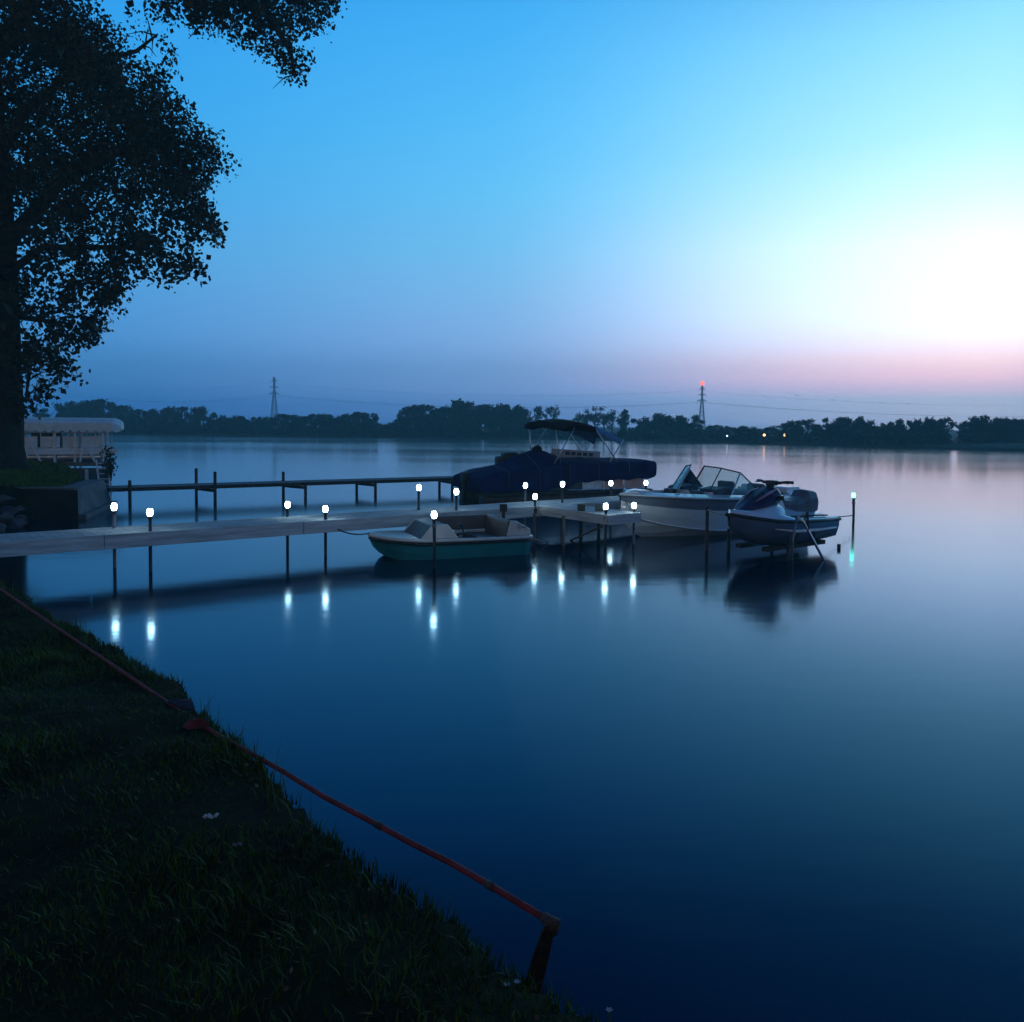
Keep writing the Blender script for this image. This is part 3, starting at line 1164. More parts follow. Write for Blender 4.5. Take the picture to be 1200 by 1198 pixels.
def dock_post(root, p, top, r=.028, m='darksteel', cup=True):
    mb = MB()
    mb.tube([(p.x, p.y, -1.1), (p.x, p.y, top)], r, 10)
    o = mb.build('post', M[m], root, world=True, smooth=True)
    if cup:
        mb = MB()
        mb.lathe((p.x, p.y, DECK - .16), [(r + .001, 0), (r + .02, .01), (r + .02, .12), (r + .001, .13)], 10)
        mb.box((p.x + .0, p.y, DECK - .06), (.10, .10, .03))
        mb.build('bracket', M['darksteel'], o, world=True)
    return o


def dock_light(p, z, label, green=False, group='white cap lights on the docks', r=.044):
    """small post-cap light, centre of the lit lens at z"""
    t = thing('dock_light', label, 'light', (p.x, p.y, z - .087), 0, group)
    t.rotation_euler = (rnd.uniform(-.05, .05), rnd.uniform(-.05, .05), rnd.uniform(0, 6))
    mb = MB()
    mb.lathe((0, 0, -.03), [(.034, 0), (.038, .03), (.040, .05), (r * .75, .055)], 14)
    mb.build('base', M['darksteel'], t, smooth=False)
    mb = MB()
    mb.lathe((0, 0, .025), [(r * .6, 0), (r * .88, .012), (r * 1.06, .038), (r * 1.12, .062), (r * 1.06, .086), (r * .88, .112), (r * .6, .124)], 16)
    mb.build('lens', M['lampgreen' if green else 'lamp'], t, smooth=True)
    mb = MB()
    mb.lathe((0, 0, .149), [(r * .65, 0), (r * .6, .006), (r * .35, .014), (.004, .018)], 16)
    mb.build('cap', M['black' if green else 'greypanel'], t, smooth=True)
    return t


lab = ['white cap light on the shoreward pair of dock posts, on its far-side post', 'white cap light on the shoreward pair of dock posts, on its near-side post',
       'white cap light on the second pair of dock posts from the bank, far-side post', 'white cap light on the dock post that holds the mooring rope',
       'white cap light behind the pedal boat, left one of a pair', 'white cap light behind the pedal boat, right one of a pair',
       'white cap light on a thin pale stem before the navy cover', 'white cap light on a short stem at the inner left corner of the finger pier',
       'white cap light on the inner right edge of the finger pier', 'white cap light at the far edge of the dock just left of the runabout bow',
       'white cap light on the tall dark post at the near end of the finger pier', 'white cap light at the outer end of the finger pier nearest the runabout',
       'white cap light half hidden behind the bow of the runabout']
for i, (px, wy, cy) in enumerate(lampspec):
    if wy is not None:
        p = at(px, wy)
    else:
        # stands on the far edge line of the main dock
        q = pair1 - DN * (WID / 2 + .07)
        d = ray(px, cy)
        # intersect ray plan with the line q + s*DD
        s_ = (q.x - d.x / d.y * q.y) / (d.x / d.y * DD.y - DD.x)
        p = q + DD * s_
    z = at_y(px, cy, p.y).z
    root = finger if i in (7, 8, 10, 11) else main
    dock_post(root, Vector((p.x, p.y, 0)), z - .11, m='steel' if i in (6, 0, 11) else 'darksteel')
    dock_light(p, z, lab[i])
# more legs of the dock
for s_ in (-2.2, 13.0):
    for e in (1, -1):
        dock_post(main, pair1 + DD * s_ + DN * e * (WID / 2 + .07), DECK + .05)
for (px, py, tz) in ((590, 599, DECK + .16), (681, 599, DECK + .10), (702, 599, DECK + .10)):
    p = at(px, py, DECK)
    mb = MB()
    mb.box((p.x, p.y, DECK + .07), (.16, .16, .16))
    mb.tube([(p.x, p.y, -1), (p.x, p.y, DECK + .02)], .04, 8)
    mb.build('bollard', M['black'], main, world=True, bevel=.012)
for (px, wy) in ((660, 640), (626, 636)):
    p = at(px, wy)
    dock_post(finger, p, DECK - .05, m='brownwood', r=.035, cup=False)
# brace under the finger pier
mb = MB()
mb.tube([at_y(663, 636, fa.y + 1.2), at_y(706, 617, fa.y + .05)], .022, 8)
mb.build('brace', M['brownwood'], finger, world=True)

# mooring light standing in front of the pedal boat
def light_post(px, wy, cy, label, plabel, green=False, r=.03):
    p = at(px, wy)
    z = at_y(px, cy, p.y).z
    t = thing('mooring_post', plabel, 'post', (p.x, p.y, 0))
    mb = MB()
    mb.tube([(0, 0, -1), (.01, 0, .3), (0, 0, z - .11)], r, 10)
    mb.build('pole', M['darksteel'], t, smooth=True)
    mb = MB()
    mb.lathe((0, 0, z - .22), [(r + .001, 0), (r + .015, .01), (r + .015, .05), (r + .001, .06)], 10)
    mb.build('collar', M['steel'], t)
    dock_light(p, z, label, green, None if green else 'white cap lights on the docks')
    return p, z


light_post(508.5, 666, 603.5, 'white cap light on the post standing in front of the pedal boat', 'slim dark post standing in the water in front of the pedal boat')
gp, gz = light_post(999.5, 617, 580.5, 'green-white cap light on the post standing alone at the far right', 'slim dark post alone in the water right of the jet ski', True)
mp_ = at(828, 645)
pz = at_y(828, 594, mp_.y).z
t = thing('mooring_post', 'brown steel post without a light between the runabout and the jet ski', 'post', (mp_.x, mp_.y, 0))
mb = MB()
mb.tube([(0, 0, -1), (0, 0, pz)], .034, 10)
mb.build('pole', M['rustdark'], t, smooth=True)
mb = MB()
mb.lathe((0, 0, pz), [(.040, -.05), (.042, 0), (.03, .02), (.004, .03)], 10)
mb.build('cap', M['darksteel'], t, smooth=True)

# ------------------------------------------------------------------ far dock
FZ = .50
q0, q1 = at(128, 571, FZ), at(552, 558.5, FZ)
fdock, d_, n_ = dock('far_dock', 'thin dark dock on slender posts running behind the main dock', Vector((q0.x, q0.y, 0)), Vector((q1.x, q1.y, 0)), 1.0, FZ, .11, M['greywood'], M['darkwood'], .16)
for (px, yt, side) in ((152, 563, 1), (230, 549, -1), (252, 553, 1), (332, 553, -1), (358, 566, 1), (418, 563, -1), (440, 563, 1), (515, 560, -1), (530, 560, 1)):
    q = Vector((q0.x, q0.y, 0)) + n_ * side * .6
    d = ray(px, 565)
    s_ = (q.x - d.x * q.y) / (d.x * d_.y - d_.x)
    p = q + d_ * s_
    top = at_y(px, yt, p.y).z
    mb = MB()
    mb.tube([(p.x, p.y, -1), (p.x, p.y, top)], .05, 8)
    mb.build('post', M['darkwood'], fdock, world=True, smooth=True)
for (pa_, pb_) in ((230, 252), (332, 358), (418, 440), (515, 530)):
    pts = []
    for px, side in ((pa_, -1), (pb_, 1)):
        q = Vector((q0.x, q0.y, 0)) + n_ * side * .6
        d = ray(px, 565)
        s_ = (q.x - d.x * q.y) / (d.x * d_.y - d_.x)
        pts.append(q + d_ * s_ + Vector((0, 0, FZ - .17)))
    mb = MB()
    mb.beam(pts[0], pts[1], .06, .09)
    mb.build('cross_beam', M['darkwood'], fdock, world=True)

# ------------------------------------------------------------------ seawall and boulders
sw = thing('seawall', 'dark seawall with a paler angled end jutting out under the grass rise', 'wall', (SW0.x, SW0.y, 0))
A, B, C_ = Vector((SW2[0], SW2[1], 0)), Vector((SW0.x, SW0.y, 0)), Vector((SW1.x, SW1.y, 0))
WT = .74
up = Vector((0, 0, 1))
mb = MB()
back = Vector((-.35, .35, 0))
mb.add([A - up, B - up, B + up * WT, A + up * WT, A + Vector((0, .35, -1)), B + back - up, B + back + up * WT, A + Vector((0, .35, WT))],
       [(0, 1, 2, 3), (7, 6, 5, 4), (3, 2, 6, 7), (0, 3, 7, 4), (1, 5, 6, 2), (0, 4, 5, 1)])
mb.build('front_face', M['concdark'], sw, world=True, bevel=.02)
mb = MB()
b2 = B + Vector((.006, .02, 0))
lean = Vector((-.24, .05, 0))       # the end face leans back
bk = Vector((-.8, .25, 0))
mb.add([b2 + up * .10, C_ + up * .10, C_ + lean + up * WT, b2 + lean * .6 + up * (WT + .003), b2 + bk + up * .1, C_ + bk + up * .1,
        C_ + bk + up * WT, b2 + bk + up * (WT + .003)],
       [(0, 1, 2, 3), (7, 6, 5, 4), (3, 2, 6, 7), (0, 3, 7, 4), (1, 5, 6, 2), (0, 4, 5, 1)])
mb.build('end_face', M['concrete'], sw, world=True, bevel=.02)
mb = MB()
mb.beam(b2 + Vector((.05, .02, .02)), C_ + Vector((.05, .0, .02)), .22, .20)
mb.build('footing', M['concrete'], sw, world=True, bevel=.02)
mb = MB()
mb.beam(A + Vector((0, .10, WT + .028)), B + Vector((-.10, .14, WT + .028)), .26, .05)
mb.build('coping', M['concrete'], sw, world=True, bevel=.012)


def rock(name, p, s, m, label, cat, group=None, sd=0):
    import bmesh
    bm = bmesh.new()
    bmesh.ops.create_icosphere(bm, subdivisions=3, radius=1)
    g = random.Random(sd)
    axes = [(Vector((g.gauss(0, 1), g.gauss(0, 1), g.gauss(0, 1))).normalized(), g.uniform(.42, .8)) for _ in range(14)]
    for v in bm.verts:
        for a, c in axes:
            e = v.co.dot(a)
            if e > c:
                v.co -= a * (e - c)
        v.co += Vector((g.uniform(-1, 1), g.uniform(-1, 1), g.uniform(-1, 1))) * .02
        v.co = Vector((v.co.x * s[0], v.co.y * s[1], v.co.z * s[2]))
    me = bpy.data.meshes.new(name)
    bm.to_mesh(me)
    bm.free()
    me.materials.append(m)
    o = bpy.data.objects.new(name, me)
    COL.objects.link(o)
    o.location = p
    o.rotation_euler = (0, 0, g.uniform(0, 6))
    return tag(o, label, cat, group)


k = 0
for (px, py, z, s) in ((4, 585, .5, .34), (12, 600, .3, .30), (22, 597, .33, .22), (3, 612, .12, .36), (17, 614, .1, .28), (28, 612, .1, .2), (-12, 600, .3, .4), (8, 574, .62, .2), (26, 606, .2, .15), (-6, 620, .05, .3)):
    p = at(px, py, z)
    rock('boulder', p, (s, s * .8, s * .62), M['stone'] if k % 3 != 1 else M['darkstone'], 'rough grey boulder in the heap left of the dark seawall face', 'boulder', 'boulders by the seawall', 40 + k)
    k += 1
p = at(213, 826, .80)
rock('shore_rock', p, (.11, .08, .06), M['darkstone'], 'single dark purple-grey rock behind the red pipe on the near bank', 'rock', None, 99)

# shrub and climbing leaves at the end of the far dock
sp = at_y(130, 548, 29.5)
shb = thing('shrub', 'small straggly shrub growing at the corner of the boat lift above the far dock', 'shrub', (sp.x, sp.y, .5))
mb = MB()
pos = []
for k in range(7):
    e = Vector((rnd.uniform(-.28, .24), rnd.uniform(-.2, .2), rnd.uniform(.45, 1.05)))
    mb.tube([(0, 0, -.1), (e.x * .4, e.y * .4, e.z * .55), e], [.02, .014, .006], 5)
    for _ in range(45):
        f = rnd.uniform(.3, 1.05)
        pos.append((e.x * f + rnd.gauss(0, .08), e.y * f + rnd.gauss(0, .08), e.z * f + rnd.gauss(0, .09)))
mb.build('stem', M['bark'], shb)
v, l = leaf_cloud(np.array(pos), .09)
np_mesh('foliage', v, 4, l, M['shrub_leaf'], shb)

# ------------------------------------------------------------------ boat lift with scalloped canopy and the boat in it
BY = 33.0
ztop, zval = at_y(80, 489.5, BY).z, at_y(80, 506, BY).z
LROT = R(22)
lu, lv = Vector((math.cos(LROT), math.sin(LROT), 0)), Vector((-math.sin(LROT), math.cos(LROT), 0))
lfr = at_y(141, 500, BY)
lfr.z = 0
LW = 4.6                                   # canopy length
lmid = lfr - lu * LW / 2                   # middle of the front edge
lx0, lx1 = -LW / 2, LW / 2
lc_ = lmid + lv * 1.45
lift = thing('boat_lift', 'white boat lift with a pale scalloped canopy beside the big tree', 'boat lift', (lc_.x, lc_.y, 0), LROT)
lcx = (lx0 + lx1) / 2
mb = MB()
hw = (lx1 - lx0) / 2
dep = 1.45
NS = 128
secs = []
for i in range(NS + 1):
    u = -1 + 2 * i / NS
    edge = max(0, (abs(u) - .86) / .14)
    zt = ztop - .13 * edge ** 2
    x = u * hw
    sc = .11 * (1 - abs(math.sin(math.pi * i / 8.0)) ** .7)
    zb = zval - .02 + sc * 1.0
    sh = 1 - .12 * edge
    secs.append([(x, -dep * sh, zb), (x, -dep * sh, zt - .20), (x, -dep * .75 * sh, zt - .05), (x, 0, zt), (x, dep * .75 * sh, zt - .05), (x, dep * sh, zt - .20), (x, dep * sh, zb)])
mb.loft(secs)
for q in (0, -1):
    sq = secs[q]
    mb.add(sq, [tuple(range(7))])
mb.build('canopy', M['awning'], lift, solid=.012)
for sx in (-.62, .0, .30, .72):
    for sy in (-1.1, 1.1):
        mb = MB()
        mb.beam((sx * hw, sy, -1), (sx * hw, sy, ztop - .2), .09, .09)
        mb.build('post', M['white'], lift)
zb = at_y(80, 530, BY).z
for sy in (-1.18, 1.18):
    mb = MB()
    mb.beam((-hw * .8, sy, zb), (hw * .92, sy, zb), .08, .14)
    mb.build('lift_beam', M['white'], lift)
for sx in (-.42, .38):
    mb = MB()
    z0 = at_y(80, 541, BY).z
    mb.beam((sx * hw, -1.26, z0), (sx * hw + .12, -1.24, zb + .5), .07, .07)
    mb.beam((sx * hw + .52, -1.26, z0), (sx * hw + .12, -1.24, zb + .5), .07, .07)
    mb.build('strut', M['white'], lift)

pb_ = thing('pontoon_boat', 'white-railed pontoon boat raised under the scalloped canopy', 'boat', (lc_.x, lc_.y, zb), LROT)
z1 = at_y(80, 508, BY).z - zb
mb = MB()
mb.box((0, 0, .10), (2 * hw * .82, 2.2, .08))
mb.build('deck', M['greypanel'], pb_)
for sy in (-1.04, 1.04):
    mb = MB()
    xx = -hw * .80
    for wpan in (.9, .75, .95, .8, .95):
        w = wpan * hw * .345
        if xx + w > hw * .82:
            break
        mb.box((xx + w / 2, sy, .14 + z1 * .36), (w - .10, .03, z1 * .58))
        xx += w
    mb.build('fence_panel', M['greypanel'], pb_, bevel=.01)
    mb = MB()
    for zz in (.15, .15 + z1 * .85):
        mb.tube([(-hw * .81, sy, zz), (hw * .81, sy, zz)], .025, 6)
    for i in range(9):
        x = -hw * .81 + i * hw * 1.62 / 8
        mb.tube([(x, sy - .02, .14), (x, sy - .02, .14 + z1 * .86)], .02, 6)
    mb.build('rail', M['white'], pb_)
    mb = MB()
    mb.tube([(-hw * .86, sy * .8, -.18), (hw * .66, sy * .8, -.18), (hw * .86, sy * .8, -.06)], [.22, .22, .04], 14)
    mb.build('pontoon', M['alu'], pb_, smooth=True)
mb = MB()
mb.box((-hw * .28, .2, .14 + z1 * .45), (.5, .9, z1 * .8))
mb.box((-hw * .05, .3, .14 + z1 * .35), (.45, .45, z1 * .9))
mb.build('helm', M['vinyl'], pb_, bevel=.04)

# bulkhead and walkway below the lift
bh = thing('bulkhead', 'pale concrete bulkhead at the water below the boat lift', 'wall', tuple(lmid - lv * .35), LROT)
mb = MB()
mb.box((-hw * .05, 0, -.1), (hw * 1.75, .3, 1.55))
mb.build('wall_slab', M['concrete'], bh, bevel=.015)
for x in (-.3, .12, .5):
    mb = MB()
    mb.box((x * hw, -.17, .05), (.12, .06, 1.2))
    mb.build('pilaster', M['white'], bh)
wk = thing('walkway', 'narrow brown wooden walkway in front of the boat lift', 'walkway', tuple(lmid - lv * .3 + Vector((0, 0, .8))), LROT)
mb = MB()
zz = at_y(80, 541, BY).z
mb.box((0, -.05, zz - .8 - .02), (hw * 1.75, .5, .045))
mb.build('boards', M['brownwood'], wk)
mb = MB()
mb.box((0, -.33, zz - .8 - .05), (hw * 1.75, .05, .13))
mb.build('edge_board', M['brownwood'], wk)
# steps down at the right end
st = thing('ladder', 'pale ladder leaning at the right end of the bulkhead', 'ladder', (at_y(120, 560, 31.5).x, 31.5, 0))
for sx in (-.22, .22):
    mb = MB()
    mb.tube([(sx + .35, -.5, .05), (sx - .15, .3, 1.0)], .03, 8)
    mb.build('rail', M['white'], st)
for i in range(5):
    f = .12 + i * .19
    mb = MB()
    mb.box((.35 - .5 * f, -.5 + .8 * f, .05 + .95 * f), (.46, .09, .03))
    mb.build('rung', M['greypanel'], st)

# ------------------------------------------------------------------ covered pontoon boat in the middle
pl, pr = at(562, 593), at(769, 586)
ax = (pr - pl)
plen = ax.length
ang = math.atan2(ax.y, ax.x)
nrm = Vector((-math.sin(ang), math.cos(ang), 0))
pc = (pl + pr) / 2 + nrm * 1.15
cov = thing('covered_boat', 'big pontoon boat under a dark navy cover with a folded bimini top', 'boat', (pc.x, pc.y, 0), ang)
HL = plen / 2
for s in (-1, 1):
    mb = MB()
    mb.tube([(-HL + .2, s * .85, .12), (HL - .9, s * .85, .12), (HL - .35, s * .85, .2), (HL - .05, s * .85, .34)], [.30, .30, .22, .03], 16)
    mb.build('pontoon', M['darksteel'], cov, smooth=True)
mb = MB()
mb.box((0, 0, .33), (2 * HL - .35, 2.44, .10))
mb.build('deck', M['darkwood'], cov, bevel=.02)
for s in (-1, 1):
    for i in range(7):
        x0 = -HL + .5 + i * (2 * HL - 1.0) / 7
        x1 = x0 + (2 * HL - 1.0) / 7 - .05
        mb = MB()
        hh_ = .66 if i >= 3 else .36
        mb.box(((x0 + x1) / 2, s * 1.17, .41 + hh_ / 2), (x1 - x0, .03, hh_))
        mb.build('fence_panel', M['pinkpanel'] if i >= 5 else (M['greypanel'] if i == 4 else M['vinyl']), cov, bevel=.01)
    mb = MB()
    for zz in (.41, 1.05):
        mb.tube([(-.2, s * 1.2, zz), (HL - .45, s * 1.2, zz)], .022, 6)
    for i in range(4, 8):
        x = -HL + .5 + i * (2 * HL - 1.0) / 7 - .025
        mb.tube([(x, s * 1.2, .38), (x, s * 1.2, 1.05)], .024, 6)
    mb.build('rail', M['alu'], cov)


def interp(x, tab):
    for (a, va), (b, vb) in zip(tab[:-1], tab[1:]):
        if x <= b:
            t_ = max(0, (x - a) / (b - a))
            return va + (vb - va) * t_
    return tab[-1][1]


def cl(px, py, off=0.0):
    """a point of this boat near its centre line, local coordinates"""
    d = ray(px, py)
    inv = (Matrix.Translation(cov.location) @ Matrix.Rotation(ang, 4, 'Z')).inverted()
    c0 = pc + nrm * off
    a = Vector((math.cos(ang), math.sin(ang), 0))
    s_ = (c0.x - d.x * c0.y) / (d.x * a.y - a.x)
    w = c0 + a * s_
    w.z = CAMZ + d.z * w.y
    return inv @ w


ridge = [tuple(cl(a, b)[k] for k in (0, 2)) for a, b in ((543, 557), (558, 551), (572, 547), (586, 543), (600, 535), (612, 529), (624, 525), (636, 525.5), (646, 531), (656, 535.5), (700, 536), (740, 537), (765, 539))]
edge_ = [(-HL, .80), (-HL + .5, .98), (-.9, 1.14), (0, 1.22), (1.2, 1.27), (HL - .25, 1.30), (HL - .05, 1.28)]
skirt = [(-HL, .38), (-1.3, .42), (-.2, .50), (.2, .66), (HL - .3, .74), (HL - .05, .78)]
secs = []
NN = 48
for i in range(NN + 1):
    x = -HL + .02 + (2 * HL - .1) * i / NN
    rz, ez, sz = interp(x, ridge), interp(x, edge_), interp(x, skirt)
    w = 1.27 + .025 * math.sin(i * 1.7)
    sag = .05 * math.sin(i * .9)
    row = []
    for s in (-1, 1):
        h = [(s * (w + .02 * math.sin(i * 2.3)), sz + .03 * math.sin(i * 1.1 + s)), (s * (w + .01), (sz + ez) / 2), (s * w, ez - .06), (s * (w - .06), ez), (s * w * .62, ez + (rz - ez) * .36 - sag * .4), (s * w * .3, ez + (rz - ez) * .68)]
        row.append([(x, y, z) for y, z in h])
    secs.append(row[0] + [(x, 0, rz)] + row[1][::-1])
mb = MB()
mb.loft(secs)
for q in (0, -1):
    mb.add(secs[q], [tuple(range(len(secs[q])))])
cvr = mb.build('cover', M['navycover'], cov, smooth=True, sub=1)
for i in (7, 15, 23, 31, 40):
    mb = MB()
    mb.tube([Vector(p) * 1.0 + Vector((0, 0, .006)) for p in secs[i]], .011, 6)
    mb.build('seam', M['bluecloth'] if i == 40 else M['vinyl'], cvr, smooth=True)
# lumps under and on the cover
mb = MB()
pkx = cl(630, 525)
for (x, y, z, r) in ((pkx.x - .08, -.1, pkx.z + .02, .17), (pkx.x + .08, .15, pkx.z + .02, .15)):
    mb.lathe((x, y, z - .1), [(r * .6, -.1), (r, .0), (r * .9, .08), (r * .4, .14), (.01, .16)], 12)
mb.build('cover_bundle', M['blackcanvas'], cov, smooth=True)
mb = MB()
sbk = cl(597, 533, .5)
mb.box((sbk.x, .5, sbk.z - .12), (.5, .45, .42))
mb.box((sbk.x - .3, .55, sbk.z - .24), (.3, .4, .40))
mb.build('seat_back', M['black'], cov, bevel=.09, seg=3)
mb = MB()
mb.box((-HL + .02, .1, .80), (.28, .34, .34))
mb.box((-HL - .02, .1, .35), (.16, .14, .6))
mb.build('outboard_motor', M['black'], cov, bevel=.06, seg=3)
# bimini
b0, b1 = cl(630, 497), cl(681, 500)
mb = MB()
secs = []
for i in range(13):
    u = i / 12
    x = b0.x + (b1.x - b0.x) * u
    zt = b0.z + (b1.z - b0.z) * u + .10 * math.sin(math.pi * u) + .02
    th = .17 + .06 * math.sin(u * 9)
    prof_ = [(-1.02, zt - th), (-1.0, zt - .05), (-.7, zt + .03), (0, zt + .09), (.7, zt + .03), (1.0, zt - .05), (1.02, zt - th), (.9, zt - th - .01), (0, zt - th + .06), (-.9, zt - th - .01)]
    secs.append([(x, y, z) for y, z in prof_])
mb.loft(secs, closed=True, caps=True)
bt = mb.build('bimini_top', M['blackcanvas'], cov, smooth=True)
for s in (-1, 1):
    foot = cl(643, 530)
    for pa3, pb3 in (((b0.x + .15, s * .98, b0.z - .1), (foot.x - .1, s * 1.05, 1.2)), ((b0.x + .85, s * .98, b0.z - .1), (foot.x - .35, s * 1.05, 1.2)),
                     ((b1.x - .02, s * .98, b1.z - .05), (b1.x + .85, s * 1.05, 1.2)), ((b1.x + 1.05, s * .98, b1.z - .42), (b1.x + .45, s * 1.05, 1.2))):
        mb = MB()
        mb.tube([pa3, pb3], .02, 6)
        mb.build('bimini_pole', M['alu'], cov, smooth=True)
mb = MB()
secs = []
for i in range(9):
    u = i / 8
    x = b1.x + .05 + 1.0 * u
    zt = b1.z + .05 - .40 * u ** 1.3
    secs.append([(x, -.95, zt - .28), (x, -.8, zt - .05), (x, 0, zt + .05), (x, .8, zt - .05), (x, .95, zt - .28)])
mb.loft(secs)
mb.build('loose_cloth', M['bluecloth'], cov, smooth=True, solid=.01)
# pale screen with dark slots behind the cover
w0, w1 = cl(646, 526, .7), cl(703, 531, .7)
mb = MB()
mb.beam((w0.x, .7, w0.z - .14), (w1.x, .7, w1.z - .10), .05, .30)
scr = mb.build('windscreen', M['windgrey'], cov, bevel=.02)
mb = MB()
for i in range(5):
    u0 = .28 + i * .12
    a = Vector((w0.x, .668, w0.z - .12)).lerp(Vector((w1.x, .668, w1.z - .08)), u0)
    mb.beam(a, a + Vector((.16, 0, -.005)), .012, .11)
mb.build('slot', M['black'], scr)

# ------------------------------------------------------------------ runabout
bw = at_y(727, 580, 18.7)
RA = R(180) + R(32)         # local +x (bow) points left and towards the bank
rl = thing('runabout', 'white bowrider runabout with a dark hull band and a split windscreen', 'boat', (0, 0, 0), RA)
bdir = Vector((math.cos(RA), math.sin(RA), 0))
rc = Vector((bw.x, bw.y, 0)) - bdir * 2.72
rl.location = (rc.x, rc.y, 0)
gun = [(-2.35, 1.00, .74), (-1.4, 1.04, .76), (-.3, 1.06, .79), (.6, 1.02, .83), (1.3, .90, .86), (1.9, .68, .89), (2.35, .40, .91), (2.6, .17, .92), (2.72, .03, .925)]
chn = [(.90, .10), (.94, .08), (.93, .09), (.86, .13), (.68, .20), (.44, .30), (.22, .42), (.08, .55), (.015, .66)]
kel = [-.25, -.27, -.28, -.27, -.22, -.10, .10, .32, .58]
low, band = [], []
for (x, b, z), (cb, cz), kz in zip(gun, chn, kel):
    m1 = (cb + (b - cb) * .66, cz + (z - cz) * .66)
    m0 = (cb + (b - cb) * .62 - .004, cz + (z - cz) * .66)
    half = [(m0[0], m0[1]), (cb + (b - cb) * .35, cz + (z - cz) * .33), (cb + .012, cz + .03), (cb, cz), (cb - .05 * min(1, cb * 4), cz - .012), (cb * .5, (cz + kz) / 2 - .01), (0, kz)]
    low.append([(x, y, zz) for y, zz in half] + [(x, -y, zz) for y, zz in half[-2::-1]])
    band.append(((x, b, z), (x, *m0)))
mb = MB()
mb.loft(low)
mb.add(low[0], [tuple(range(len(low[0])))])
mb.build('hull', M['gel'], rl, smooth=False)
for s in (1, -1):
    mb = MB()
    mb.loft([[(g[0], s * (g[1]), g[2]), (g[0] , s * (g[1] * .5 + m[1] * .5 + .004), (g[2] + m[2]) / 2), (m[0], s * (m[1]), m[2])] for g, m in band])
    mb.build('hull_band', M['gelband'], rl, smooth=True)
    mb = MB()
    mb.tube([(g[0], s * (g[1] + .012), g[2] + .005) for g, m in band], .024, 8)
    mb.build('rub_rail', M['greyvinyl'], rl, smooth=True)
    mb = MB()
    mb.tube([(x, s * (cb + .012), cz + .01) for (x, b, z), (cb, cz) in zip(gun, chn)][:7], .018, 6)
    mb.build('chine_strip', M['white'], rl, smooth=True)
# transom band
mb = MB()
g0, m0 = band[0]
mb.add([g0, (g0[0], -g0[1], g0[2]), (m0[0], -m0[1], m0[2]), m0], [(0, 1, 2, 3)])
mb.build('transom', M['gel'], rl)


def gunw(x):
    return interp(x, [(q[0], q[1]) for q in gun]), interp(x, [(q[0], q[2]) for q in gun])


stns = [(-2.35, .80, 1), (-1.75, .84, 1), (-1.74, .84, 0), (-.6, .86, 0), (.10, .84, 0), (.11, .84, 1), (.72, .78, 1), (.73, .70, 0), (1.3, .62, 0), (1.85, .44, 0), (2.1, .30, 0), (2.11, .30, 1), (2.4, .20, 1), (2.6, .08, 1), (2.72, .015, 1)]
secs = []
for x, bi, shut in stns:
    b, z = gunw(x)
    bi = min(bi, b * .86)
    zi = z + .11 if x < 2.3 else z + .11 * max(.15, (2.75 - x) / .45)
    if x < -1.74:
        zi = z + .14
    zf = zi + (.06 if x < -1 else .05) if shut else .32
    zf2 = zf
    bw_ = bi - .04
    half = [(b, z + .02), (b * .96 + bi * .04, z + .055), (bi, zi), (bw_, zi if not shut else zi + .01), (bw_ * .97, zf2), (0, zf2)]
    secs.append([(x, y, q) for y, q in half] + [(x, -y, q) for y, q in half[-2::-1]])
mb = MB()
mb.loft(secs)
mb.add(secs[0], [tuple(range(len(secs[0])))])
mb.build('deck', M['gel'], rl)
# seats
for s in (-1, 1):
    mb = MB()
    b_ = .42
    mb.box((1.35, s * .42, .62), (1.0, .26, .30))
    mb.box((.86, s * .44, .86), (.16, .34, .30))
    mb.build('bow_seat', M['vinyl'], rl, bevel=.05, seg=3)
    mb = MB()
    mb.box((-.75, s * .48, .60), (.5, .5, .26))
    mb.box((-1.02, s * .48, .88), (.14, .5, .5))
    mb.build('cockpit_seat', M['greyvinyl'], rl, bevel=.05, seg=3)
mb = MB()
mb.box((-1.58, 0, .70), (.3, 1.5, .42))
mb.build('rear_bench', M['greyvinyl'], rl, bevel=.06, seg=3)
for s in (-1, 1):
    mb = MB()
    mb.prism([(.12, .80), (.74, .80), (.60, 1.05), (.30, 1.10), (.12, 1.08)], s * .26, s * .80)
    mb.build('dash', M['vinyl'], rl, bevel=.03)
mb = MB()
ring = [(.13 * math.cos(k * math.pi / 8), .13 * math.sin(k * math.pi / 8)) for k in range(17)]
mb.tube([(.02 + b * .3, -.52 + a, 1.02 + b * .9) for a, b in ring], .014, 6, cap=False)
mb.tube([(.02, -.52, 1.02), (.16, -.52, 1.0)], .02, 6)
mb.build('steering_wheel', M['black'], rl, smooth=True)
